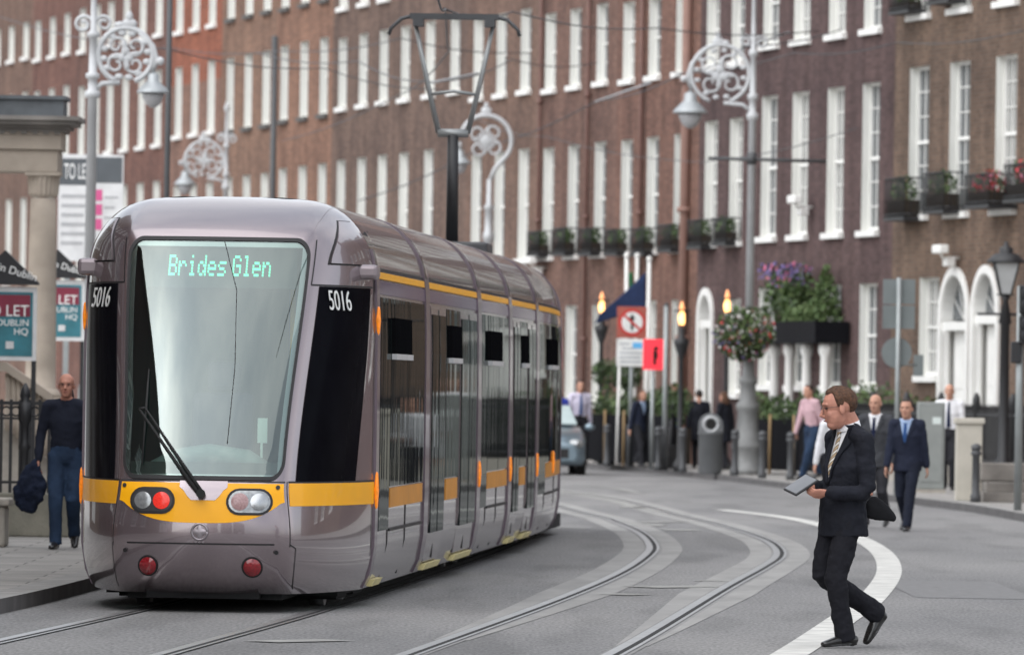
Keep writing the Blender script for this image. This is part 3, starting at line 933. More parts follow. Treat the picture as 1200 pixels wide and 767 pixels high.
# panel seams on the nose
sm = MB()
def seam(pts, w=.010):
    for k in range(len(pts) - 1):
        (a0, z0), (a1, z1) = pts[k], pts[k + 1]
        n = 10
        for i in range(n):
            q0 = S(a0 + (a1 - a0) * i / n, z0 + (z1 - z0) * i / n, .003); q1 = S(a0 + (a1 - a0) * (i + 1) / n, z0 + (z1 - z0) * (i + 1) / n, .003)
            d = (q1 - q0).normalized(); nr = S((a0 + a1) / 2, (z0 + z1) / 2, 1) - S((a0 + a1) / 2, (z0 + z1) / 2)
            u = d.cross(nr).normalized() * w / 2
            sm.quad(q0 - u, q0 + u, q1 + u, q1 - u)
seam([(1.018, .53), (1.018, 1.05)]); seam([(-1.018, .53), (-1.018, 1.05)])
seam([(1.02, .55), (-1.02, .55)], .013)
seam([(1.02, .55), (1.075, .52), (1.075, .19)]); seam([(-1.02, .55), (-1.03, .52), (-1.03, .19)])
seam([(1.03, 2.63), (1.95, 2.63)], .014); seam([(-1.03, 2.63), (-1.95, 2.63)], .014)
seam([(1.03, 2.63), (1.05, 3.0)], .01); seam([(-1.03, 2.63), (-1.05, 3.0)], .01)
seam([(1.03, 1.045), (2, 1.045)], .016); seam([(-1.03, 1.045), (-2, 1.045)], .016)
seam([(-1, 1.045), (1, 1.045)], .012)
seam([(1.975, .2), (1.975, 2.7)], .014); seam([(-1.975, .2), (-1.975, 2.7)], .014)
sm.build('panel_seams', seam_black, cab)

def Yf(x, z, off):
    a = x / w1z(z)
    return S(max(-1.2, min(1.2, a)), z, off)
def disc(mb, cx, cz, outline, off, mi=0, dome=0.0, rings=5):
    """flat or domed patch on the nose with an outline of (dx, dz)"""
    R = []
    for k in range(rings + 1):
        q = max(.02, k / rings)
        R.append([Yf(cx + dx * q, cz + dz * q, off + dome * (1 - q * q)) for dx, dz in outline])
    mb.rings(R, mi, True, True, True)
    mb.rings([R[-1], [p + Vector((0, off + .004, 0)) for p in R[-1]]], mi, False, True)
def stadium(w, h, n=9):
    r = h / 2; L = w / 2 - r
    return [(L + r * cos(t), r * sin(t)) for t in [-pi / 2 + pi * i / n for i in range(n + 1)]] + [(-L + r * cos(t), r * sin(t)) for t in [pi / 2 + pi * i / n for i in range(n + 1)]]
circ = lambda r, n=20: [(r * cos(2 * pi * i / n), r * sin(2 * pi * i / n)) for i in range(n)]

for s, X in ((-1, -.385), (1, .385)):
    cz = .885
    mb = MB(); disc(mb, X, cz, stadium(.365, .21), .010)
    hl = mb.build('headlight', seam_black, TR)
    mb = MB(); disc(mb, X, cz, stadium(.325, .172), .014, 0)
    mb.build('reflector', lens_clear if s > 0 else mat('reflector_dull', (.10, .10, .105), .2, .5), hl)
    inner, outer = (X + .075, X - .075)
    mb = MB(); disc(mb, X + (.075 if s < 0 else -.075), cz, circ(.068), .019, 0, .012)
    mb.build('red_lamp', red_lit if s < 0 else mat('red_lamp_pale', (.36, .25, .25), .15, emit=(1, .1, .06), estr=.02, var=.2, scale=60), hl)
    mb = MB(); disc(mb, X + (-.075 if s < 0 else .075), cz, circ(.068), .019, 0, .010)
    mb.build('main_lamp', chrome if s > 0 else lens_clear, hl)
    mb = MB(); disc(mb, s * .415, .37, circ(.083, 24), .006)
    fl = mb.build('tail_light', seam_black, TR)
    mb = MB(); disc(mb, s * .415, .37, circ(.068, 24), .012, 0, .02)
    mb.build('lens', red_lens, fl)
# small bolts
bo = MB()
for x, z in ((-.62, 1.0), (.60, 1.0), (-.60, .49), (.60, .49)): disc(bo, x, z, circ(.017, 10), .012)
bo.build('bolts', seam_black, cab)
# round operator emblem on the nose
em = MB()
pts = [Yf(.062 * cos(2 * pi * i / 22), .645 + .062 * sin(2 * pi * i / 22), .012) for i in range(23)]
em.tube(pts, .009, 6)
disc(em, 0, .645, [(.045 * cos(t) * (1 + .25 * cos(4 * t)), .045 * sin(t) * (1 + .25 * cos(4 * t))) for t in [2 * pi * i / 24 for i in range(24)]], .013, 0, .006)
for i in range(3): disc(em, -.03 + .03 * i, .553 + .012, circ(.009, 8), .010)
em.build('emblem', mat('emblem_silver', (.36, .32, .34), .35, .7), TR)
# wiper seat and wiper
mb = MB()
R = []
for j in range(13):
    x = -.19 + .38 * j / 12 + .02
    depth = .05 if abs(x - .02) > .115 else .145
    depth = .05 + .10 * max(0, min(1, (.175 - abs(x - .02)) / .07))
    R.append([Yf(x, 1.045 - depth * i / 3, .008) for i in range(4)])
mb.rings(R, 0, True, False)
seat_ = mb.build('wiper_seat', tram_paint, TR)
mb = MB()
def ws_pt(px, py, off):     # place on the windscreen, off outwards
    lx, ly = lv(px, py)
    z = 1.6
    for _ in range(12):
        yl_ = S(0, z).y
        d = TY0 + yl_
        z = min(max(EYE + (HZ - ly) / F * d, .3), 3.2)
    xl = lx / F * d - (C0 + CS * yl_)
    return S(max(-.98, min(.98, xl / w1z(z))), z, off)
b0 = ws_pt(236, 578, .05); b1 = ws_pt(243, 580, .05)
t0 = ws_pt(168, 482, .045); t1 = ws_pt(175, 481, .045)
mb.tube([b0, (b0 + t0) / 2 + Vector((0, -.03, 0)), t0], [.017, .014, .010], 6)
mb.tube([b1, (b1 + t1) / 2 + Vector((0, -.03, 0)), t1], [.017, .014, .010], 6)
mb.lathe([(.035, -.03), (.035, .03)], tuple((b0 + b1) / 2), 10, 0, 'y')
mb.tube([t0, t1], .012, 6)
mb.tube([ws_pt(178, 434, .02), ws_pt(175, 482, .03), ws_pt(170, 545, .02)], [.006, .012, .006], 6)
mb.build('wiper', rubber, TR)
# hairline cable hanging in the screen (radio lead seen in the glass)
mb = MB(); mb.tube([ws_pt(267, 283, .008), ws_pt(281, 340, .008), ws_pt(279, 430, .008), ws_pt(270, 520, .008)], .0035, 5); mb.build('lead', seam_black, screen)

# destination board: lit dots
GL = {
 'B': ["11110", "10001", "10001", "11110", "10001", "10001", "11110"],
 'r': ["00000", "00000", "10110", "11001", "10000", "10000", "10000"],
 'i': ["00100", "00000", "01100", "00100", "00100", "00100", "01110"],
 'd': ["00001", "00001", "01101", "10011", "10001", "10011", "01101"],
 'e': ["00000", "00000", "01110", "10001", "11111", "10000", "01110"],
 's': ["00000", "00000", "01111", "10000", "01110", "00001", "11110"],
 'G': ["01110", "10001", "10000", "10111", "10001", "10001", "01110"],
 'l': ["01100", "00100", "00100", "00100", "00100", "00100", "01110"],
 'n': ["00000", "00000", "10110", "11001", "10001", "10001", "10001"], ' ': ["00000"] * 7}
mb = MB()
msg = "Brides Glen"
dot = .0136; x = -.40
zc = 2.775
for ch in msg:
    if ch == ' ': x += 3 * dot; continue
    for r_, row in enumerate(GL[ch]):
        for c_, b_ in enumerate(row):
            if b_ == '1':
                xx, zz = x + c_ * dot, zc + (3 - r_) * .0245
                pp = Yf(xx, zz, -.05)
                mb.box((pp.x - .0066, pp.y - .004, zz - .0105), (pp.x + .0066, pp.y, zz + .0105))
    x += 6 * dot
mb.build('destination_text', led_green, TR)
# inside of the cab: display housing, bulkhead, console, seat, pole
mb = MB(); mb.box((-.62, 1.42, 2.60), (.62, 1.75, 2.95)); mb.build('display_box', interior_mat, TR)
mb = MB(); mb.box((-1.08, 2.75, .3), (1.08, 2.80, 3.1)); mb.box((-.60, .45, .95), (.60, 2.75, 1.0))
mb.build('bulkhead', interior_mat, TR)
mb = MB()
mb.tube([(-.5, .62, 1.06), (-.25, .66, 1.20), (0, .68, 1.24), (.3, .66, 1.2), (.52, .62, 1.06)], [(.1, .12)] * 5, 10)
mb.box((-.55, .35, 1.0), (.55, .75, 1.12), bev=.03)
mb.build('console', mat('console_grey', (.16, .17, .17), .6), TR)
mb = MB(); mb.box((-.28, 1.95, 1.0), (.24, 2.1, 1.75), bev=.06); mb.box((-.28, 1.45, 1.0), (.24, 1.95, 1.25), bev=.06); mb.box((-.16, 1.98, 1.76), (.12, 2.08, 2.0), bev=.04)
mb.build('driver_seat', mat('seat_purple', (.05, .04, .08), .9), TR)
mb = MB(); mb.tube([(.52, 2.2, 1.0), (.52, 2.2, 2.9)], .02, 8); mb.build('grab_pole', tram_yellow, TR)
mb = MB(); mb.box((.36, .95, 1.35), (.44, .98, 1.55)); mb.box((.385, .95, 1.1), (.405, .97, 1.36)); mb.build('ticket_reader', white_paint, TR)

# numbers on the side glass
for s in (1, -1):
    zc = 2.50
    a = 1.40 if s > 0 else -1.42
    p = S(a, zc, .012)
    e = S(a + .05, zc, .012) - S(a - .05, zc, .012); e.normalize()
    zv = (S(a, zc + .05, .012) - S(a, zc - .05, .012)).normalized()
    n = e.cross(zv).normalized(); zv = n.cross(e)
    M = Matrix((( e.x, zv.x, n.x, p.x), (e.y, zv.y, n.y, p.y), (e.z, zv.z, n.z, p.z), (0, 0, 0, 1)))
    t = text_obj('fleet_number', '5016', .235, num_white, TR, M, .003, .86 if s > 0 else 1.15)
    bmod = t.modifiers.new('b', 'SOLIDIFY'); bmod.thickness = .004

# recess above each side window, its shade painted black; and the camera pods
for s in (1, -1):
    tri = MB(); 
    def tr_patch(mb, off, k, mi=0):
        z0, z1 = 2.80 + .010 * k, 3.17 - .016 * k
        lo = lambda z: (1.22 + .028 * k) + (.30) * max(0, (z - z0) / (z1 - z0))**1.6
        hi = lambda z: (1.90 - .02 * k) - .05 * (z - z0)
        if s > 0: patch(mb, z0, z1, lo, hi, off, 14, 10, mi)
        else: patch(mb, z0, z1, lambda z: -hi(z), lambda z: -lo(z), off, 14, 10, mi)
    tr_patch(tri, .003, 0)
    o = tri.build('recess_shade', seam_black, cab)
    tp = MB(); tr_patch(tp, .016, 1); tp.build('recess_cover', tram_paint, o)
    pod = MB()
    c = S(s * 1.80, 2.755)
    pod.box((c.x - .17, c.y - .10, 2.695), (c.x + .12, c.y + .20, 2.815), 0, None, .035)
    if s < 0:
        pod = MB(); pod.box((c.x - .12, c.y - .10, 2.695), (c.x + .17, c.y + .20, 2.835), 0, None, .035)
    pod.build('mirror_camera', mat('pod_mauve', (.27, .225, .24), .35, .4, coat=.4), TR)

# ---- body behind the cab, swept along the track
def axis_pt(y):
    """offset and heading of the body centre line at distance y behind the nose"""
    if y <= 27: return Vector((0, y, 0)), 0.0
    r = 150.0; th = (y - 27) / r
    return Vector((-r * (1 - cos(th)), 27 + r * sin(th), 0)), th
def B(x, y, z):
    c, th = axis_pt(y)
    return Vector((c.x + x * cos(th), c.y + x * sin(th), z))
YEND = 39.0
ZB = [.15, .28, .5, .9, 1.5, 2.0, 2.62]
ZR = [2.72, 2.8, 2.88, 2.95, 3.02, 3.08, 3.14, 3.2, 3.25, 3.29, 3.32, 3.345, 3.36]
YS = [YE + .0] + [YE + (YEND - YE) * i / 60 for i in range(1, 61)]
def sweep(mb, zs, ys, off, mi=0, both=True):
    for s in ((1, -1) if both else (1,)):
        mb.rings([[B(s * (Wz(z) + off), y, z) for z in zs] for y in ys], mi, True, False)
mb = MB(); sweep(mb, ZB + [2.70], YS, 0); 
mb.poly([B(-Wz(z), YEND, z) for z in ZB] + [B(Wz(z), YEND, z) for z in ZB[::-1]])
mb.build('body_side', tram_side, TR)
mb = MB(); sweep(mb, [2.70] + ZR, YS, .001)
mb.rings([[B(-Wz(3.36), y, 3.36), B(Wz(3.36), y, 3.36)] for y in YS], 0, False, False)
mb.poly([B(-Wz(z), YEND, z) for z in ZR] + [B(Wz(z), YEND, z) for z in ZR[::-1]])
mb.build('roof_cove', roof_glass, TR)
ribs = [(2.32, 2.62), (8.0, 8.5), (15.3, 15.85), (20.5, 21.0), (25.6, 26.1), (33.0, 33.5)]
for ri_, (y0, y1) in enumerate(ribs):
    mb = MB()
    zs = [.16, .28, .5, .9, 1.6, 2.3, 2.62] + (ZR if ri_ else ZR[:4])
    sweep(mb, zs, [y0, y0 + .06, y1 - .06, y1], .018)
    for s in (1, -1):
        for yy in (y0, y1): mb.rings([[B(s * (Wz(z) + .018), yy, z) for z in zs], [B(s * (Wz(z) - .01), yy, z) for z in zs]], 0, False, False)
    if ri_: mb.rings([[B(-Wz(3.36), y, 3.376), B(Wz(3.36), y, 3.376)] for y in (y0, y1)], 0, False, False)
    r = mb.build('roof_rib', tram_rib, TR)
    # bright edge strip on the rib where it passes over the cove
    e = MB(); sweep(e, ZR[1:], [y0 + .10, y0 + .26], .030)
    e.build('rib_trim', tram_paint, r)
mb = MB(); sweep(mb, [2.712, 2.768], YS, .010); mb.build('eaves_stripe', tram_yellow, TR)
mb = MB(); sweep(mb, [2.585, 2.695], YS, .008); mb.build('violet_stripe', tram_violet, TR)
mb = MB(); sweep(mb, [2.778, 2.80], YS, .006); mb.build('gutter', seam_black, TR)

def side_panel(mb, y0, y1, z0, z1, off, mi=0, s=1, n=6):
    ys = [y0 + (y1 - y0) * i / n for i in range(n + 1)]; zs = [z0 + (z1 - z0) * i / n for i in range(n + 1)]
    R = [[B(s * (Wz(z) + off), y, z) for z in zs] for y in ys]
    mb.rings(R, mi, True, False)
    rim = R[0] + [r[-1] for r in R[1:]] + R[-1][::-1][1:] + [r[0] for r in R[::-1]][1:-1]
    mb.rings([rim, [p - (B(s * off, 0, 0) - B(0, 0, 0)) for p in rim]], mi, False, True)
segs = [('w', 2.70, 7.95), ('d', 8.55, 15.25), ('w', 15.9, 20.45), ('d', 21.05, 25.55), ('w', 26.15, 32.95)]
for s in (1, -1):
    for kind, y0, y1 in segs:
        if kind == 'w':
            # single leaf door strip next to the cab, then two or three panes
            n = 3
            L = (y1 - y0)
            cuts = [y0 + .05 + (L - .1) * f for f in (0, .22, .62, 1)]
            for k in range(3):
                mb = MB(); side_panel(mb, cuts[k] + .03, cuts[k + 1] - .03, .98 if k else .62, 2.56, .012, 0, s)
                w = mb.build('side_window', side_glass, TR)
                if k == 1:
                    fr = MB(); ym = (cuts[1] + cuts[2]) / 2
                    side_panel(fr, ym - .95, ym + .95, 2.10, 2.40, .045, 0, s, 3); fr.build('tilt_vent', mat('vent_black', (.006, .006, .007), .95, spec=0.0), w)
                    fr = MB(); side_panel(fr, ym - .95, ym + .95, 2.05, 2.097, .055, 0, s, 3); fr.build('vent_sill', mat('vent_pale', (.55, .55, .56), .3), w)
            mb = MB(); side_panel(mb, cuts[1] + .1, cuts[3] - .1, .80, .965, .012, 0, s); 
            o = mb.build('ochre_panel', tram_ochre, TR)
            mb = MB(); side_panel(mb, cuts[1] + .1, cuts[3] - .1, .60, .625, .014, 0, s); mb.build('grille_slot', seam_black, TR)
            mb = MB()
            for q in (cuts[1], cuts[1] + (cuts[3] - cuts[1]) * .5): side_panel(mb, q - .015, q + .015, .2, .80, .006, 0, s, 2)
            side_panel(mb, cuts[0], cuts[0] + .03, .2, 2.5, .006, 0, s, 3)
            mb.build('panel_seams', seam_black, TR)
        else:
            L = y1 - y0
            c = [y0, y0 + .33 * L, y0 + .60 * L, y1]
            for k in (0, 2):
                mb = MB(); side_panel(mb, c[k] + .12, c[k + 1] - .12, .24, 2.55, .014, 0, s)
                d = mb.build('door', tram_side, TR)
                ym = (c[k] + c[k + 1]) / 2
                for q0, q1 in ((c[k] + .25, ym - .06), (ym + .06, c[k + 1] - .25)):
                    g_ = MB(); side_panel(g_, q0, q1, .50, 2.48, .022, 0, s); g_.build('pane', side_glass, d)
                g_ = MB(); side_panel(g_, ym - .03, ym + .03, .26, 2.53, .018, 0, s, 3); side_panel(g_, c[k] + .03, c[k] + .1, .26, 2.53, .006, 0, s, 3); side_panel(g_, c[k + 1] - .1, c[k + 1] - .03, .26, 2.53, .006, 0, s, 3)
                g_.build('rubber_edge', rubber, d)
                st = MB(); cpt = B(s * (Wz(.2) + .02), ym, .0)
                side_panel(st, c[k] + .15, c[k + 1] - .15, .165, .222, .055, 0, s, 3); st.build('step', step_light, d)
            mb = MB(); side_panel(mb, c[1], c[2], .98, 2.55, .012, 0, s); w = mb.build('side_window', side_glass, TR)
            fr = MB(); side_panel(fr, c[1] + .25, c[2] - .2, 2.10, 2.40, .045, 0, s, 3); fr.build('tilt_vent', mat('vent_black', (.006, .006, .007), .95, spec=0.0), w)
            fr = MB(); side_panel(fr, c[1] + .25, c[2] - .2, 2.05, 2.097, .055, 0, s, 3); fr.build('vent_sill', mat('vent_pale', (.55, .55, .56), .3), w)
            mb = MB(); side_panel(mb, c[1] + .1, c[2] - .1, .77, .965, .012, 0, s); mb.build('ochre_panel', tram_ochre, TR)
    mb = MB(); side_panel(mb, 2.72, 3.55, .165, .222, .055, 0, s, 3); mb.build('step', step_light, TR)
    for y, z, h in ((2.36, 2.36, .17), (2.36, .965, .24), (15.6, .965, .2), (20.75, .965, .2), (25.8, .965, .2), (29.5, .965, .2)):
        mb = MB()
        p = B(s * (Wz(z) + .02), y, z)
        mb.tube([p - Vector((0, 0, h * .5)), p, p + Vector((0, 0, h * .5))], [(.016, .05), (.022, .065), (.016, .05)], 10, 0, (1, 0, 0), True)
        mb.build('marker_light', amber, TR)

# underframe, bogies, wheels
mb = MB()
mb.box((-.95, 1.9, .10), (.95, 36, .26)); mb.box((-.62, .5, .10), (.62, 1.9, .24)); mb.box((-.45, .32, .11), (.45, .5, .2))
for y in (2.9, 4.6, 17, 19, 30, 32): mb.box((-.9, y - .5, .06), (.9, y + .5, .3))
mb.build('underframe', under_dark, TR)
for y in (2.7, 4.5, 17.2, 19.0, 30, 31.8):
    for s in (1, -1):
        mb = MB(); c = B(s * .72, y, .3)
        mb.lathe([(.30, -.06), (.30, .06)], c, 18, 0, 'x'); mb.build('wheel', steel, TR)

# pantograph on the roof
PY = 29.0
c, th = axis_pt(PY)
pg = thing('pantograph', None, None, tuple(c), th); pg.parent = TR
mb = MB(); mb.box((-.45, -.5, 3.36), (.45, .9, 3.52), bev=.03); mb.build('base_frame', dark_grey, pg)
mb = MB(); mb.tube([(0, 0.2, 3.5), (0, .1, 4.78)], [.075, .065], 10); mb.build('lower_arm', black_iron, pg)
grey_arm = mat('arm_grey', (.30, .31, .31), .45, .5)
mb = MB()
for s in (1, -1): mb.tube([(s * .17, .1, 4.80), (s * .30, .05, 5.35), (s * .46, 0, 6.08)], [.034, .030, .024], 8)
mb.tube([(-.18, .1, 4.80), (.18, .1, 4.80)], .05, 8)
mb.tube([(-.28, .05, 5.25), (0, .05, 5.29), (.28, .05, 5.25)], .02, 6)
mb.build('upper_frame', grey_arm, pg)
mb = MB()
mb.box((-.52, -.14, 6.13), (.52, -.08, 6.19)); mb.box((-.52, .08, 6.13), (.52, .14, 6.19))
for s in (1, -1):
    mb.tube([(s * .5, 0, 6.16), (s * .62, 0, 6.13), (s * .74, 0, 6.02), (s * .77, 0, 5.94)], .022, 6)
    mb.box((s * .42 - .06, -.15, 6.04), (s * .42 + .06, .15, 6.13))
mb.build('contact_head', dark_grey, pg)
# ------------------------------------------------------------------ people
skin = mat('skin', (0.50, 0.27, 0.19), 0.55, var=0.10, scale=14, spec=.35)
skin_red = mat('skin_ruddy', (0.50, 0.235, 0.17), 0.55, var=0.14, scale=16, spec=.35)
hair_brown = mat('hair_brown', (0.085, 0.038, 0.019), 0.75, var=0.55, scale=85, stretch=(.5, 1, .5), bump=.8, bscale=120)
hair_dark = mat('hair_dark', (0.022, 0.015, 0.012), 0.7, var=0.4, scale=60)
hair_grey = mat('hair_grey', (0.22, 0.19, 0.17), 0.8, var=0.3, scale=60)
eye_m = mat('eye_dark', (0.02, 0.015, 0.012), 0.2)
lip_m = mat('lips', (0.36, 0.13, 0.11), 0.5)
shoe_m = mat('shoe_black', (0.012, 0.011, 0.011), 0.28, coat=.3)
def cloth(name, rgb, rough=.88, **k):
    return mat(name, rgb, rough, var=k.pop('var', .16), scale=k.pop('scale', 7), bump=k.pop('bump', .25), bscale=k.pop('bscale', 18), spec=.2, **k)

def fuse(name, mb, voxel, m, parent, smooth=4, wr=0.0, wscale=.09, keep=None, thick=0.0):
    """melt overlapping closed shapes into one continuous surface"""
    o = mb.build(name, m)
    r = o.modifiers.new('r', 'REMESH'); r.mode = 'VOXEL'; r.voxel_size = voxel
    q = o.modifiers.new('s', 'SMOOTH'); q.factor = .5; q.iterations = smooth
    if wr:
        tx = bpy.data.textures.new(name + '_folds', 'CLOUDS'); tx.noise_scale = wscale; tx.noise_depth = 2
        dm = o.modifiers.new('d', 'DISPLACE'); dm.texture = tx; dm.strength = wr; dm.mid_level = .5; dm.texture_coords = 'LOCAL'
    dg = bpy.context.evaluated_depsgraph_get(); dg.update()
    me = bpy.data.meshes.new_from_object(o.evaluated_get(dg))
    nm = o.name
    bpy.data.objects.remove(o)
    me.materials.clear()
    me.materials.append(m)
    if keep:
        bm = bmesh.new(); bm.from_mesh(me)
        bmesh.ops.delete(bm, geom=[f for f in bm.faces if not keep(f.calc_center_median(), f.normal)], context='FACES')
        bm.to_mesh(me); bm.free()
    me.polygons.foreach_set('use_smooth', [True] * len(me.polygons))
    o = bpy.data.objects.new(name, me); COL.objects.link(o)
    if parent: o.parent = parent
    if thick:
        t = o.modifiers.new('t', 'SOLIDIFY'); t.thickness = thick; t.offset = -1
    return o
V = Vector
def ik(a, b, l1, l2, bend):
    """middle joint of a two-bone limb"""
    d = b - a; L = min(d.length, (l1 + l2) * .999); u = d.normalized()
    x = (l1 * l1 - l2 * l2 + L * L) / (2 * L); h = sqrt(max(0, l1 * l1 - x * x))
    w = V(bend) - u * V(bend).dot(u); w.normalize()
    return a + u * x + w * h
def mix(a, b, t): return a + (b - a) * t

def pose_walk(step=.30, lean=.03, swing=.12, lead=1):
    J = {}
    J['pelvis'] = V((0, 0, .94)); J['chest'] = V((lean, 0, 1.28)); J['neck'] = V((lean * 1.5, 0, 1.50)); J['head'] = V((lean * 2 + .015, 0, 1.63))
    for s, k in ((1, 'l'), (-1, 'r')):
        f = s * lead
        J['hip_' + k] = V((0, .09 * s, .92))
        J['ank_' + k] = V((f * step, .075 * s, .085 + (.075 if f < 0 and step > .1 else 0)))
        J['toe_' + k] = J['ank_' + k] + (V((.17, .02 * s, -.06)) if f > 0 or step < .1 else V((.15, .02 * s, -.125)))
        J['heel_' + k] = J['ank_' + k] + (V((-.06, 0, -.055)) if f > 0 or step < .1 else V((-.07, 0, -.01)))
        J['kne_' + k] = ik(J['hip_' + k], J['ank_' + k], .435, .43, (1, 0, 0))
        J['sho_' + k] = V((lean * 1.2, .182 * s, 1.425))
        J['wri_' + k] = V((lean - f * swing, .25 * s, .86))
        J['elb_' + k] = ik(J['sho_' + k], J['wri_' + k], .29, .27, (-1, .18 * s, 0))
        J['palm_' + k] = V((0, -s, 0))
    J['head_yaw'] = 0; J['head_pitch'] = 0
    return J

def add_hand(mb, wrist, fore, palm_n, side, curl=.5, L=.185):
    """palm, four unequal bent fingers, thumb from the side of the palm"""
    f = fore.normalized(); n = (palm_n - f * palm_n.dot(f)).normalized(); a = f.cross(n) * side       # a towards the thumb side
    pc = wrist + f * .05
    mb.tube([wrist - f * .02, wrist + f * .02, wrist + f * .055, wrist + f * .092], [(.025, .019), (.033, .017), (.040, .016), (.037, .013)], 10, 0, a, True)
    for k, (off, ln, r) in enumerate(((.028, .072, .0088), (.0095, .080, .009), (-.0095, .074, .0086), (-.027, .058, .0076))):
        p = wrist + f * (.09 - abs(off) * .18) + a * off
        d = f.copy(); pts = [p - f * .02, p]
        q = p
        for seg_, c in ((.45, .5), (.31, .9), (.24, .7)):
            ang = c * curl * (1 + .08 * k)
            d = (d * cos(ang) + n * sin(ang)).normalized()
            q = q + d * ln * seg_; pts.append(q)
        mb.tube(pts, [r, r * 1.02, r * .98, r * .9, r * .72], 7, 0, a, True)
    t0 = wrist + f * .025 + a * .022
    t1 = t0 + (f * .6 + a * .75 + n * .25).normalized() * .038
    t2 = t1 + (f * .9 + a * .25 + n * (.2 + .4 * curl)).normalized() * .030
    t3 = t2 + (f * .9 + a * .0 + n * (.2 + .6 * curl)).normalized() * .024
    mb.tube([t0, t1, t2, t3], [.014, .0115, .0105, .008], 7, 0, n, True)

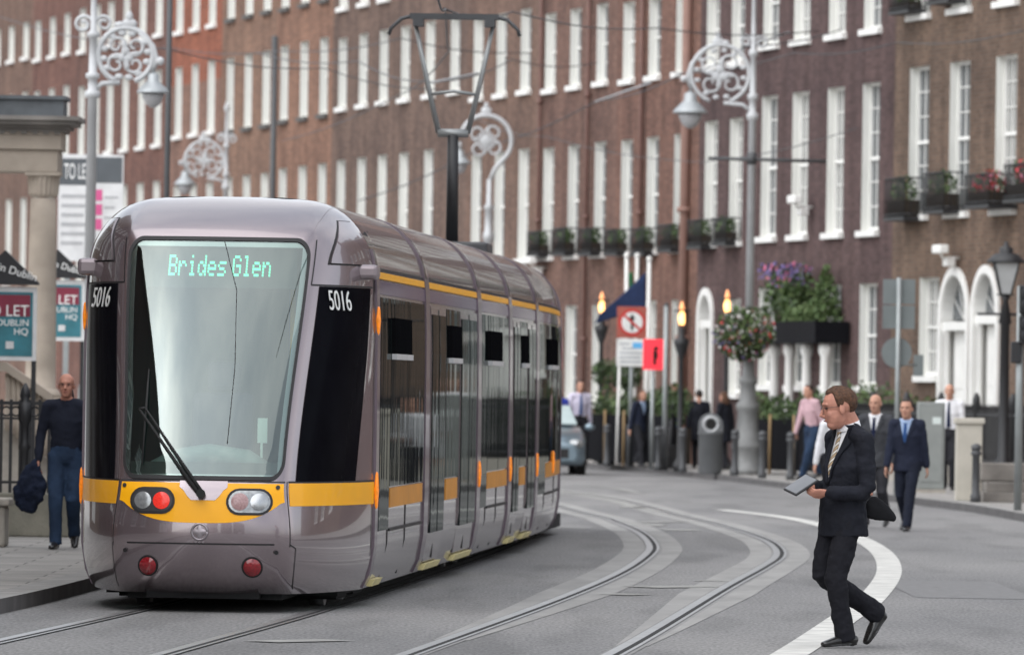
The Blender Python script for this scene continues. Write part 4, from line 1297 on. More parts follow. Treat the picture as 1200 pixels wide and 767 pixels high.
def person(label, loc, yaw, H=1.76, J=None, top='shirt', top_mat=None, trouser=None, shirt_mat=None, tie_mat=None, hair=None, hair_style='short',
           skin_m=None, fine=False, group=None, build=1.0, glasses=False, curl=(.5, .5), skirt=False, tablet=False, long_coat=False, collar=True, hs=1.0):
    J = J or pose_walk()
    skin_m = skin_m or skin
    root = thing('person', label, 'person', loc, yaw, group)
    root.scale = (H / 1.76,) * 3
    vx = .0062 if fine else .0105
    lat = {s: (J['sho_l'] - J['sho_r']).normalized() for s in 'x'}['x']
    # ---- body: one continuous figure
    mb = MB()
    hd = J['head']; nk = J['neck']
    HM = Matrix.Rotation(radians(J['head_yaw']), 3, 'Z') @ Matrix.Rotation(radians(J['head_pitch']), 3, 'Y')
    HM = HM @ Matrix.Scale(hs, 3)
    h = lambda x, y, z: hd + HM @ V((x, y, z))
    mb.ball(h(-.008, 0, .03), (.098, .077, .088), 18, 0, HM)             # skull
    mb.ball(h(.022, 0, -.035), (.070, .064, .088), 16, 0, HM)            # face
    mb.ball(h(.052, 0, -.092), (.036, .040, .030), 12, 0, HM)            # chin
    mb.tube([h(.085, 0, .022), h(.100, 0, -.005), h(.114, 0, -.030), h(.092, 0, -.040)], [.010, .012, .0165, .012], 8, 0, None, True)   # nose
    mb.tube([h(.076, -.042, .030), h(.090, 0, .034), h(.076, .042, .030)], [.010, .012, .010], 8, 0, None, True)                       # brow
    mb.tube([h(.072, -.024, -.066), h(.088, 0, -.064), h(.072, .024, -.066)], [.009, .013, .009], 8, 0, None, True)                    # mouth
    for s in (1, -1):
        mb.ball(h(.060, s * .036, -.030), (.024, .020, .024), 10, 0, HM)  # cheek
        mb.ball(h(-.006, s * .078, -.012), (.018, .010, .031), 10, 0, HM @ Matrix.Rotation(s * .3, 3, 'Z'))   # ear
    mb.tube([nk + V((-.02, 0, -.10)), nk, mix(nk, hd, .6) + HM @ V((-.012, 0, 0)), h(-.01, 0, -.03)], [(.072, .066), (.056 * hs, .060 * hs), (.054 * hs, .057 * hs), (.055 * hs, .058 * hs)], 14, 0, lat, True)
    pv, ch = J['pelvis'], J['chest']
    b = build
    mb.tube([pv + V((0, 0, -.05)), pv + V((0, 0, .06)), mix(pv, ch, .5), ch, mix(ch, nk, .5), mix(ch, nk, .85)], [(.135 * b, .095 * b), (.138 * b, .095 * b), (.122 * b, .088 * b), (.150 * b, .098 * b), (.150, .085), (.08, .06)], 16, 0, lat, True)
    for k, s in (('l', 1), ('r', -1)):
        mb.tube([J['sho_' + k], mix(J['sho_' + k], J['elb_' + k], .4), J['elb_' + k], mix(J['elb_' + k], J['wri_' + k], .35), J['wri_' + k]], [.048, .043, .036, .036, .024], 12, 0, None, True)
        fore = J['wri_' + k] - J['elb_' + k]
        if 'hand_' + k in J: fore = J['hand_' + k]
        add_hand(mb, J['wri_' + k], fore, J['palm_' + k], s, curl[0 if k == 'l' else 1])
        mb.tube([J['hip_' + k], mix(J['hip_' + k], J['kne_' + k], .5), J['kne_' + k], mix(J['kne_' + k], J['ank_' + k], .35), J['ank_' + k]], [.074, .062, .044, .044, .032], 12, 0, None, True)
        mb.tube([J['heel_' + k] + V((.02, 0, .01)), mix(J['heel_' + k], J['toe_' + k], .6), mix(J['heel_' + k], J['toe_' + k], .85)], [(.022, .018), (.028, .015), (.02, .010)], 10, 0, (0, 1, 0), True)
    fuse('body', mb, .0052 if fine else .0085, skin_m, root, 3)
    # ---- eyes, hair, glasses
    ey = MB()
    for s in (1, -1): ey.ball(h(.078, s * .030, .008), (.009, .012, .007), 8, 0, HM)
    ey.build('eyes', eye_m, root)
    lp = MB(); lp.tube([h(.086, -.020, -.066), h(.0985, 0, -.064), h(.086, .020, -.066)], [.003, .006, .003], 6, 0, None, True); lp.build('lips', lip_m, root)
    if hair:
        mb = MB()
        if hair_style == 'bald':         # fringe of hair round the back and sides
            for t in range(-5, 6):
                an = pi + t * .24
                mb.ball(h(-.008 + .090 * cos(an), .072 * sin(an), -.012 + .006 * abs(t) * .3), (.02, .02, .032), 8)
        else:
            hl_tab = [(0, 43), (28, 40), (50, 46), (66, 30), (76, -12), (86, -24), (93, -18), (100, 2), (116, -10), (128, -40), (150, -54), (180, -58)]
            rows_ = []
            NP = 72 if fine else 36
            rnd = random.Random(11)
            ph0 = [rnd.uniform(0, 6.28) for _ in range(6)]
            for it in range(15 if fine else 9):
                t = it / (14 if fine else 8)
                row = []
                for jp in range(NP):
                    ph = 360 * jp / NP
                    pa = ph if ph <= 180 else 360 - ph
                    e1 = interp(hl_tab, pa)
                    el = radians(88 + (e1 - 88) * t)
                    k = 1.09 if t < .8 else 1.09 - .075 * (t - .8) / .2
                    lift = .05 * max(0, cos(radians(ph))) * max(0, sin(el)) * (1 - t * .4)       # fuller over the brow
                    st = .022 * sin(ph * .52 + 9 * t + ph0[0]) + .017 * sin(ph * 1.1 - 14 * t + ph0[1]) + .012 * sin(ph * .31 + 21 * t + ph0[2])
                    k += lift + st * min(1, (1 - t) * 5 + .15)
                    row.append(h(-.008 + .098 * k * cos(el) * cos(radians(ph)), .077 * k * cos(el) * sin(radians(ph)), .03 + .088 * k * sin(el)))
                rows_.append(row)
            if hair_style != 'long':
                mb.rings(rows_, 0, True, True, True, False)
                ho = mb.build('hair', hair, root)
                mb = None
            else:
                mb.rings(rows_, 0, True, True, True, True)
            if hair_style == 'long':
                for t in range(-6, 7):
                    an = pi + t * .22
                    mb.ball(h(-.02 + .095 * cos(an), .082 * sin(an), -.08), (.035, .03, .10), 8)
        o = None if mb is None else fuse('hair', mb, .005 if fine else .009, hair, root, 2, .007 if fine else .006, .018)
    if glasses:
        mb = MB()
        for s in (1, -1):
            mb.tube([h(.098 + .0, s * .034 + .021 * cos(t), .004 + .016 * sin(t)) for t in [2 * pi * i / 12 for i in range(13)]], .0014, 5)
            mb.tube([h(.097, s * .055, .012), h(.05, s * .077, .012), h(-.01, s * .084, .008)], .002, 5)
        mb.tube([h(.102, -.013, .01), h(.104, .0, .013), h(.102, .013, .01)], .0016, 5)
        mb.build('glasses', mat('glasses_wire', (.10, .08, .07), .3, .8), root)
    # ---- clothes
    j = top == 'jacket'
    g_ = .018 if j else .008
    zt = (J.get('hem') or (.80 if j else .955 if top == 'shirt' else .90))
    if long_coat: zt = .62
    def torso(mb, g, z0, upper=True):
        dz = pv.z - z0
        hemc = V((pv.x - .005, 0, z0))
        pts = [hemc, mix(hemc, pv, .5), pv + V((0, 0, .08)), mix(pv, ch, .55), ch, mix(ch, nk, .45), mix(ch, nk, .78)]
        hm = .160 if z0 < .93 else .128
        rad = [(hm * b + g, hm * .75 * b + g), ((.156 if z0 < .93 else .134) * b + g, (.118 if z0 < .93 else .100) * b + g), (.146 * b + g, .108 * b + g), (.138 * b + g, .103 * b + g), (.160 * b + g, .110 * b + g), (.150 + g, .092 + g), (.105 + g, .070 + g)]
        mb.tube(pts, rad, 20, 0, lat)
        for k in 'lr':
            mb.tube([mix(nk, J['sho_' + k], .25) + V((0, 0, -.035)), J['sho_' + k] + V((0, 0, -.006))], [.062 + g * .5, .060 + g * .6], 12, 0, None, True)
    mb = MB(); torso(mb, g_, zt)
    for k in 'lr':
        e, w_, s_ = J['elb_' + k], J['wri_' + k], J['sho_' + k]
        cuff = mix(e, w_, .93 if j else .98)
        gs = .019 if j else .013
        pts = [s_, mix(s_, e, .45), mix(s_, e, .9), mix(e, w_, .12), mix(e, w_, .5), cuff]
        if top == 'tshirt': pts = [s_, mix(s_, e, .45), mix(s_, e, .95)]; rad = [.056 + gs, .053 + gs, .050 + gs]
        elif J.get('rolled'): pts = pts[:4]; rad = [.052 + gs, .048 + gs, .046 + gs, .046 + gs]
        else: rad = [.053 + gs, .048 + gs, .042 + gs, .042 + gs, .036 + gs, .028 + gs]
        mb.tube(pts, rad, 14, 0, None, True)
    keep = None
    zv, zn = ch.z - .10, nk.z
    if j and shirt_mat:
        c0 = mix(ch, nk, .5).x
        def keep(c, n):
            if n.x < .1 or c.x < c0 - .02: return True
            if c.z < zv: return True
            return abs(c.y) > .012 + .085 * (c.z - zv) / (zn - zv)
    outer = fuse('jacket' if j else 'shirt' if top == 'shirt' else 'top', mb, vx * 1.25, top_mat, root, 5, .022 if fine else .016, .075, keep, .006 if keep else 0)
    base = outer
    if j and shirt_mat:
        mb = MB(); torso(mb, .004, .92)
        base = fuse('shirt', mb, vx * 1.25, shirt_mat, root, 3)
        if fine:
            cf = MB()
            for k in 'lr':
                e, w_ = J['elb_' + k], J['wri_' + k]
                cf.tube([mix(e, w_, .90), mix(e, w_, 1.0)], [.040, .036], 12)
            cf.build('shirt_cuffs', shirt_mat, root)
    if j and shirt_mat:
        tj = BVHTree.FromPolygons([v.co for v in outer.data.vertices], [p.vertices[:] for p in outer.data.polygons])
        ts = BVHTree.FromPolygons([v.co for v in base.data.vertices], [p.vertices[:] for p in base.data.polygons])
        for s in (1, -1):
            R = []
            for i in range(15):
                t = i / 14
                z = zv - .02 + (zn - .015 - zv + .02) * t
                yi = .010 + .085 * max(0, z - zv) / (zn - zv)
                wd = .012 + .062 * min(1, t / .72) if t < .74 else .045 - .03 * (t - .74)
                row = []
                for q in (0, .33, .66, 1):
                    y_ = s * (yi - .006 + wd * q)
                    hits = [T.ray_cast(V((.7, y_, z)), V((-1, 0, 0)))[0] for T in (tj, ts)]
                    xs_ = [q_.x for q_ in hits if q_]
                    row.append(V(((max(xs_) if xs_ else ch.x + .08) + .007, y_, z)))
                R.append(row)
            lp_ = MB(); lp_.rings(R, 0, True, False)
            lo_ = lp_.build('lapel', top_mat, root)
            t_ = lo_.modifiers.new('t', 'SOLIDIFY'); t_.thickness = .006
    if collar and (shirt_mat or top == 'shirt'):
        mb = MB(); cm = shirt_mat or top_mat
        up = (hd - nk).normalized()
        R = []
        for q, (r, dz) in enumerate(((.070, -.040), (.064, -.005), (.061, .010), (.065, .008), (.076, -.036))):
            r *= 1 + (hs - 1) * .55; R.append([nk + V((.006 + r * cos(t) * 1.0, r * sin(t), -.006 + dz - .024 * cos(t))) for t in [2 * pi * i / 20 for i in range(20)]])
        mb.rings(R, 0, True)
        mb.build('collar', cm, root)
    if tie_mat:
        tree = BVHTree.FromPolygons([v.co for v in base.data.vertices], [p.vertices[:] for p in base.data.polygons])
        R = []
        zs = [nk.z - .045 - .42 * i / 14 for i in range(15)]
        for i, z in enumerate(zs):
            wd = .022 if i == 0 else .017 if i == 1 else .018 + .022 * i / 14
            row = []
            for q in (-1, -.5, 0, .5, 1):
                hit = tree.ray_cast(V((.6, wd * q, z)), V((-1, 0, 0)))[0]
                x = (hit.x if hit else ch.x + .1) + .008 + (.010 if i < 2 else 0) + .003 * (1 - q * q)
                row.append(V((x, wd * q, z)))
            R.append(row)
        for i in range(3, len(R)):     # a tie hangs straight rather than dipping
            pass
        mb = MB(); mb.rings(R, 0, True, False)
        o = mb.build('tie', tie_mat, root)
        t = o.modifiers.new('t', 'SOLIDIFY'); t.thickness = .005
    # trousers
    mb = MB()
    mb.tube([pv + V((0, 0, -.09)), pv + V((0, 0, -.02)), pv + V((0, 0, .085))], [(.150 * b, .118 * b), (.158 * b, .124 * b), (.150 * b, .116 * b)], 18, 0, lat)
    if skirt:
        mb.tube([pv + V((0, 0, .05)), pv + V((0, 0, -.2)), pv + V((.02, 0, -.42))], [(.15, .115), (.17, .14), (.18, .15)], 18, 0, lat)
    else:
        for k in 'lr':
            hp, kn, an = J['hip_' + k], J['kne_' + k], J['ank_' + k]
            lowr = (an - kn).normalized()
            mb.tube([hp + V((0, 0, .03)), mix(hp, kn, .4), mix(hp, kn, .85), kn, mix(kn, an, .14), mix(kn, an, .55), an + lowr * .035], [(.098, .105), (.092, .098), (.078, .084), (.076, .082), (.074, .080), (.066, .074), (.062, .080)], 14, 0, (0, 1, 0))
    fuse('trousers' if not skirt else 'skirt', mb, vx * 1.25, trouser, root, 4, .030 if fine else .02, .10)
    # shoes
    for k in 'lr':
        mb = MB()
        he, to, an = J['heel_' + k], J['toe_' + k], J['ank_' + k]
        d = (to - he).normalized(); up = V((0, 0, 1)) - d * d.z; up.normalize()
        mb.tube([he + up * .018, mix(he, to, .3) + up * .026, mix(he, to, .62) + up * .018, to + up * .004], [(.036, .036), (.038, .042), (.046, .032), (.036, .020)], 12, 0, (0, 1, 0), True)
        mb.tube([mix(he, an, .2), an + V((0, 0, .02))], [.040, .038], 10, 0, None, True)
        sl = (d, V((0, 1, 0)))
        mb.tube([he - up * .016, mix(he, to, .3) - up * .014, mix(he, to, .62) - up * .014, to - up * .014], [(.036, .008), (.034, .008), (.046, .008), (.036, .008)], 10, 0, (0, 1, 0), True)
        fuse('shoe', mb, vx, shoe_m, root, 2)
    return root, J, h

suit_black = cloth('suit_black', (0.013, 0.014, 0.020), var=.25)
suit_navy = cloth('suit_navy', (0.018, 0.022, 0.040))
suit_grey = cloth('suit_grey', (0.055, 0.057, 0.064))
shirt_white = cloth('shirt_white', (0.72, 0.72, 0.74), var=.05)
shirt_lilac = cloth('shirt_lilac', (0.62, 0.58, 0.70), var=.06)
shirt_blue = cloth('shirt_pale_blue', (0.36, 0.47, 0.66), var=.06)
shirt_pink = cloth('shirt_pink_check', (0.50, 0.33, 0.36), var=.25, scale=40)
shirt_navy = cloth('shirt_midnight', (0.016, 0.019, 0.032))
denim = cloth('denim', (0.022, 0.040, 0.078), var=.35, scale=5)
trouser_dark = cloth('trouser_dark', (0.020, 0.020, 0.024))
blue_bright = cloth('blue_cardigan', (0.035, 0.05, 0.30))
tie_blue = cloth('tie_blue', (0.03, 0.08, 0.22)); tie_navy = cloth('tie_navy', (0.015, 0.02, 0.05))

def stripe_tie():
    m = bpy.data.materials.new('tie_striped'); m.use_nodes = True
    nt = m.node_tree; b = nt.nodes['Principled BSDF']; b.inputs['Roughness'].default_value = .6
    tc = nt.nodes.new('ShaderNodeTexCoord'); mp = nt.nodes.new('ShaderNodeMapping'); mp.inputs['Rotation'].default_value = (radians(-38), 0, 0)
    wv = nt.nodes.new('ShaderNodeTexWave'); wv.wave_type = 'BANDS'; wv.bands_direction = 'Z'; wv.inputs['Scale'].default_value = 7.0
    rp = nt.nodes.new('ShaderNodeValToRGB'); rp.color_ramp.interpolation = 'CONSTANT'; e = rp.color_ramp.elements
    e[0].color = (.42, .30, .18, 1); e[1].position = .30; e[1].color = (.035, .026, .022, 1); e2 = e.new(.70); e2.color = (.66, .62, .56, 1)
    nt.links.new(tc.outputs['Object'], mp.inputs[0]); nt.links.new(mp.outputs[0], wv.inputs[0]); nt.links.new(wv.outputs['Fac'], rp.inputs[0]); nt.links.new(rp.outputs[0], b.inputs['Base Color'])
    return m

# -- the man crossing in front
fp = G(985, 758)
s_ = F / fp.y                       # photo pixels per metre there
k_ = s_ / 174.0
YAW_F = radians(211)
def jf(px, py, y):
    X = (px - 988) / s_; Z = (758 - py) / s_
    X -= ROLL * Z * 1.0
    x = (-sin(YAW_F) * y - X) / -cos(YAW_F)
    return V((x, y, Z))
J = {}
J['pelvis'] = V((.0, 0, .97)); J['chest'] = jf(995, 548, 0); J['neck'] = jf(999, 495, 0); J['head'] = jf(986, 477.5, 0)
J['hip_l'] = V((0, .095, .94)); J['hip_r'] = V((.01, -.095, .94))
J['sho_l'] = jf(1015, 515.5, .20); J['sho_r'] = jf(982, 513.5, -.195)
J['elb_l'] = jf(1019, 577, .27); J['wri_l'] = jf(971, 577, .12)
J['elb_r'] = jf(984, 575, -.24); J['wri_r'] = jf(957, 570, -.085)
J['kne_l'] = jf(981, 678, .10); J['ank_l'] = jf(992, 744, .095); J['toe_l'] = jf(968, 753.5, .10); J['heel_l'] = jf(1003, 751, .095)
J['kne_r'] = jf(966, 672, -.08); J['ank_r'] = jf(1031, 718, -.08); J['toe_r'] = jf(1020, 751, -.075); J['heel_r'] = jf(1040, 722, -.08)
J['palm_l'] = V((.1, -.8, .6)); J['palm_r'] = V((.1, .85, .5))
J['hand_l'] = V((.95, -.28, -.02)); J['hand_r'] = V((.8, .15, .05))
J['head_yaw'] = -26; J['head_pitch'] = 10; J['hem'] = .80
man, Jm, hh = person('man in black suit and striped tie crossing the road holding a tablet', fp, YAW_F, 1.76, J, 'jacket', suit_black, cloth('suit_trousers', (0.012, 0.012, 0.016)), shirt_white, stripe_tie(), hair_brown, 'short', skin_red, True, None, 1.22, True, (.75, .6), hs=1.22)
# the tablet he holds
tb_c = jf(940.5, 568, .005)
tb_l = MB()
M = Matrix.Translation(man.matrix_basis @ tb_c if False else (Matrix.Translation(fp) @ Matrix.Rotation(YAW_F, 4, 'Z')) @ tb_c) @ Matrix.Rotation(YAW_F, 4, 'Z') @ Matrix.Rotation(radians(-14), 4, 'X') @ Matrix.Rotation(radians(33), 4, 'Y')
tab = thing('tablet_device', 'slim grey tablet held in both hands of the man crossing the road', 'tablet')
tab.matrix_world = M
mb = MB(); mb.box((-.105, -.085, -.010), (.105, .085, .004), 0, None, .004); mb.build('case', mat('tablet_case', (.02, .02, .022), .6), tab)
mb = MB(); mb.box((-.095, -.076, .0045), (.095, .076, .008)); mb.build('screen', mat('tablet_screen', (.17, .175, .185), .15), tab)
# his dark bag swinging behind
bp_ = jf(1038, 597, .03)
mb = MB(); mb.tube([(.09, 0, .02), (.03, 0, .0), (-.05, 0, -.03), (-.10, 0, -.055)], [(.03, .085), (.03, .08), (.025, .05), (.015, .03)], 12, 0, (0, 1, 0), True)
MW = Matrix.Translation(fp) @ Matrix.Rotation(YAW_F, 4, 'Z')
bag = fuse('shoulder_bag', mb, .008, cloth('bag_black', (.012, .012, .014)), None, 2, .01, .06)
bag.matrix_world = Matrix.Translation(MW @ bp_) @ Matrix.Rotation(YAW_F, 4, 'Z')
tag(bag, 'soft black bag at the back of the man crossing the road', 'bag')

FACE = radians(-90)          # looking towards the camera
def at_px(px, py, z=0.0): return G(px, py, z)
def Hpx(px, head, foot, z=0.0):
    p = G(px, foot, z); return p, (foot - head) * p.y / F
# men walking towards us on the right
p, H = Hpx(1062, 467, 622); 
person('man in navy suit with blue shirt and tie walking on the road', p, FACE - .30, H, pose_walk(.27, .04, .10, 1), 'jacket', suit_navy, cloth('navy_trousers', (.013, .016, .028)), shirt_blue, tie_blue, hair_dark, build=1.12, hs=1.06, group='men in office clothes walking on the right')
p, H = Hpx(1026, 461, 618)
person('bald man in grey suit just behind the man crossing the road', p, FACE - .35, H, pose_walk(.25, .04, .08, -1), 'jacket', suit_grey, cloth('grey_trousers', (.04, .04, .046)), shirt_white, tie_navy, hair_grey, 'bald', group='men in office clothes walking on the right', build=1.08)
p, H = Hpx(972, 470, 612)
Jw = pose_walk(.2, .10, .1, -1); Jw['wri_l'] = V((.26, .12, 1.12)); Jw['elb_l'] = ik(Jw['sho_l'], Jw['wri_l'], .29, .27, (-.6, .6, -1)); Jw['palm_l'] = V((0, -1, .2))
person('man in white shirt half hidden by the man crossing the road', p, FACE + .5 + pi * 0, H, Jw, 'shirt', shirt_white, trouser_dark, None, tie_navy, hair_dark, group='men in office clothes walking on the right')
p, H = Hpx(951, 450, 562, KZ)
person('man in pink checked shirt and jeans on the pavement', p, FACE - .9, H, pose_walk(.28, .05, .14, 1), 'shirt', shirt_pink, denim, None, None, hair_dark)
p, H = Hpx(1111, 449, 574, KZ)
person('bald man in white shirt and tie behind the cream cabinet', p, FACE - .15, H, pose_walk(.05, .0, .0, 1), 'shirt', shirt_white, trouser_dark, None, tie_navy, hair_grey, 'bald', build=1.08)
p, H = Hpx(678, 445, 544, KZ)
Jt = pose_walk(.16, .02, .06, 1)
person('man in lilac white shirt and blue tie beside the silver car', p, FACE + .25, H, Jt, 'shirt', shirt_lilac, trouser_dark, None, tie_blue, hair_dark, build=1.05)
p, H = Hpx(653, 452, 544, KZ)
person('woman in bright blue cardigan right behind the tram', p, FACE, H, pose_walk(.05, 0, 0, 1), 'top', blue_bright, trouser_dark, None, None, hair_brown, 'long', collar=False, build=.92)
p, H = Hpx(749, 456, 547, KZ)
person('woman in dark navy jacket standing by the no turn sign pole', p, FACE + .7, H, pose_walk(.18, .03, .08, -1), 'jacket', suit_navy, trouser_dark, shirt_blue, None, hair_brown, 'long', build=.95)
p, H = Hpx(818, 456, 548, KZ)
person('man in black coat walking away, left of the round litter bin', p, -FACE, H, pose_walk(.14, .02, .05, 1), 'jacket', suit_black, trouser_dark, None, None, hair_dark, collar=False, long_coat=True, build=1.06)
p, H = Hpx(849, 458, 550, KZ)
person('person in black coat turned sideways between litter bin and flower basket post', p, -FACE + .9, H, pose_walk(.10, .02, .05, -1), 'jacket', suit_black, trouser_dark, None, None, hair_brown, 'long', collar=False, long_coat=True, build=.95)
p, H = Hpx(790, 448, 545, KZ)
person('person in dark jacket beside the torch post, left of the black coat', p, -FACE + 2.2, H, pose_walk(.05, .0, .02, 1), 'jacket', suit_navy, denim, None, None, hair_brown, 'short', collar=False)
# the man on the left pavement with his jacket in his hand
p, H = Hpx(76, 436, 643, KZ)
Jl = pose_walk(.17, .04, .05, -1)
Jl['wri_r'] = V((.04, -.275, .885)); Jl['elb_r'] = ik(Jl['sho_r'], Jl['wri_r'], .29, .27, (-1, -.5, 0)); Jl['palm_r'] = V((-.3, 1, 0))
lm, Jl, _ = person('bald man in dark shirt and jeans on the left pavement', p, FACE - .05, H, Jl, 'shirt', shirt_navy, denim, None, None, hair_grey, 'bald', skin_red, False, None, 1.06, True, curl=(.5, 1.1))
# the jacket he carries
MW = Matrix.Translation(p) @ Matrix.Rotation(FACE - .05, 4, 'Z') @ Matrix.Scale(H / 1.76, 4)
mb = MB()
mb.tube([(.05, -.30, .86), (.05, -.33, .76), (.05, -.36, .58), (.03, -.38, .44)], [(.03, .045), (.10, .07), (.16, .08), (.12, .06)], 16, 0, (0, 1, 0), True)
mb.tube([(.06, -.30, .84), (.07, -.42, .64), (.05, -.47, .50)], [.035, .06, .05], 12, 0, (0, 1, 0), True)
mb.tube([(.07, -.28, .80), (.09, -.24, .62), (.09, -.25, .50)], [.03, .05, .045], 12, 0, (0, 1, 0), True)
jk = fuse('folded_jacket', mb, .012, cloth('jacket_midnight', (.012, .017, .035)), None, 2, .06, .08)
jk.matrix_world = MW
tag(jk, 'crumpled navy jacket hanging from the hand of the bald man on the left', 'jacket')
# ------------------------------------------------------------------ street furniture
def GB(px, py): return G(px, py, KZ)
def zat(px, py, d): return P(px, py, d).z
def spot(px, d, z=KZ):
    """ground point under picture column px (taken near the horizon) at depth d"""
    p = P(px, 500, d); return Vector((p.x, d, z))
def FO(px, py, out):
    """place on a plane parallel to the terrace, out metres in front of it: (u, z)"""
    x, y = lv(px, py); q = x / F
    n = FN - FI * out
    u = (n.y * q - n.x) / (FT.x - FT.y * q)
    return u, EYE + (HZ - y) / F * (n.y + FT.y * u)

def spiral(c, r0, r1, a0, turns, n=22):
    return [Vector((c[0] + (r0 + (r1 - r0) * i / n) * cos(a0 + turns * 2 * pi * i / n), 0, c[1] + (r0 + (r1 - r0) * i / n) * sin(a0 + turns * 2 * pi * i / n))) for i in range(n + 1)]

lamp_base = mat('lamp_base_grey', (.19, .192, .19), .6, .1, var=.2, scale=4)
lamp_col = mat('lamp_column', (.50, .51, .52), .5, 0, var=.08)
def scroll_bracket(root, cx, cz, r, m):
    """open iron roundel of leaf scrolls"""
    mb = MB()
    mb.tube([(cx + r * cos(t), 0, cz + r * sin(t)) for t in [radians(-70) + radians(320) * i / 36 for i in range(37)]], .042, 8)
    o = mb.build('bracket_ring', m, root)
    mb = MB()
    for k in range(4):
        a = pi / 4 + k * pi / 2
        c = (cx + r * .48 * cos(a), cz + r * .48 * sin(a))
        mb.tube(spiral(c, r * .44, r * .08, a + pi * .6, 1.35), [.032 - .012 * i / 22 for i in range(23)], 6)
        for q in range(3):
            b = a + .5 + q * .45
            mb.ball((cx + r * .82 * cos(b), 0, cz + r * .82 * sin(b)), (.07, .03, .05), 8)
    for k in range(3):                                     # three-leaf heart
        a = pi / 2 + k * 2 * pi / 3
        mb.ball((cx + .11 * r * 1.5 * cos(a), 0, cz + .11 * r * 1.5 * sin(a)), (.11 * r * 1.5, .035, .11 * r * 1.5), 10)
    mb.build('scrollwork', m, o)
    fl = MB()
    fl.ball((cx + .05, 0, cz + r + .06), (.13, .04, .09), 8); fl.ball((cx + .05, 0, cz + r + .17), (.06, .04, .09), 8); fl.ball((cx - .1, 0, cz + r + .04), (.09, .04, .06), 8)
    fl.build('crest', m, o)
    return o
def hung_lantern(root, x, z, m, k=1.0):
    mb = MB()
    mb.tube([(x, 0, z + .55 * k), (x, 0, z + .25 * k)], .03, 8)
    mb.lathe([(.05, z + .30 * k), (.12 * k, z + .25 * k), (.13 * k, z + .12 * k), (.17 * k, z + .08 * k), (.30 * k, z - .05 * k), (.34 * k, z - .10 * k), (.34 * k, z - .13 * k), (.2 * k, z - .12 * k)], (x, 0, 0), 18)
    o = mb.build('lantern_hood', m, root)
    g_ = MB(); g_.lathe([(.23 * k, z - .13 * k), (.22 * k, z - .22 * k), (.15 * k, z - .36 * k), (.05 * k, z - .43 * k)], (x, 0, 0), 16)
    g_.build('lantern_glass', mat('lantern_glass', (.40, .40, .41), .15, var=.1), o)

def scroll_lamp(label, px, d, ringpx, ring_py, arm, base=True, crossbar=None):
    """tall silver column with a scroll roundel and a hung lantern; arm = +1 to the right of the picture, -1 to the left"""
    loc = spot(px, d)
    r_ = ringpx / F * d
    zc = zat(px, ring_py, d) - KZ
    root = thing('street_lamp', label, 'street lamp', loc, 0 if arm > 0 else pi, 'silver scroll street lamps')
    mb = MB()
    k = r_ / .6
    if base:
        mb.lathe([(.36, 0), (.36, .12), (.31, .17), (.30, .50), (.33, .55), (.33, .63), (.25, .70), (.205, 1.30), (.24, 1.36), (.24, 1.46), (.18, 1.52), (.155, 1.85), (.19, 1.9), (.19, 1.97), (.13, 2.05), (.115, 2.5), (.15, 2.55), (.15, 2.62), (.09, 2.7), (.08, 2.9)], (0, 0, 0), 20)
        for q in range(10):
            t = q * 2 * pi / 10; mb.tube([(.205 * cos(t), .205 * sin(t), .72), (.18 * cos(t), .18 * sin(t), 1.3)], .022, 5)
    else:
        mb.lathe([(.2, 0), (.2, .8), (.16, .9), (.15, 1.6), (.09, 1.8), (.085, 2.9)], (0, 0, 0), 16)
    mb.build('base', lamp_base, root)
    mb = MB()
    zt = zc + r_ + 1.25 * k
    mb.lathe([(.085, 2.9), (.075, zc - r_ * 1.6), (.12, zc - r_ * 1.55), (.12, zc - r_ * 1.35), (.075, zc - r_ * 1.3), (.07, zc - r_ * .9), (.11, zc - r_ * .85), (.11, zc - r_ * .7), (.065, zc - r_ * .65), (.06, zc + r_ * .6), (.10, zc + r_ * .65), (.10, zc + r_ * .8), (.05, zc + r_ * .9), (.045, zt - .3), (.09, zt - .22), (.03, zt)], (0, 0, 0), 14)
    mb.tube(spiral((-.16, zc + r_ * 1.1), .15, .04, 0, 1.4), .028, 6); mb.tube(spiral((.16, zc + r_ * 1.15), .13, .04, pi, -1.4), .026, 6)
    mb.build('column', lamp_col, root)
    scroll_bracket(root, .08 + r_, zc, r_, lamp_col)
    mb = MB()
    mb.tube([(.05, 0, zc - r_ * 1.25), (.35 * r_, 0, zc - r_ * 1.05), (r_, 0, zc - r_ * 1.0)], .04, 8)
    mb.tube([(.08 + r_ * 1.5, 0, zc + r_ * .85), (.1 + r_ * 1.95, 0, zc + r_ * .35), (.1 + r_ * 2.1, 0, zc - r_ * .15), (.1 + r_ * 2.0, 0, zc - r_ * .45)], .04, 8)
    mb.ball((.1 + r_ * 2.22, 0, zc - r_ * .2), .07, 8)
    mb.build('arm', lamp_col, root)
    hung_lantern(root, .1 + r_ * 1.98, zc - r_ * 1.15, mat('lantern_hood_grey', (.34, .36, .37), .4, .3), k * 1.05)
    if crossbar:
        mb = MB(); z = zat(px, crossbar, d) - KZ
        mb.tube([(.9, 0, z), (-1.55, 0, z - .03)], .035, 8); mb.lathe([(.1, z - .12), (.1, z + .12)], (0, 0, 0), 12)
        mb.build('crossarm', dark_grey, root)
    return root, loc
scroll_lamp('tall silver scroll lamp on the left with its lantern to the right of the pole', 102, 119, 32, 64, 1, False)
scroll_lamp('smaller distant silver scroll lamp behind the tram roof at the left', 260, 222, 22, 187, -1, False)
L4, l4 = scroll_lamp('tall silver scroll lamp carrying the flower basket, with fat fluted base', 876, 159, 34, 87, -1, True, 186)

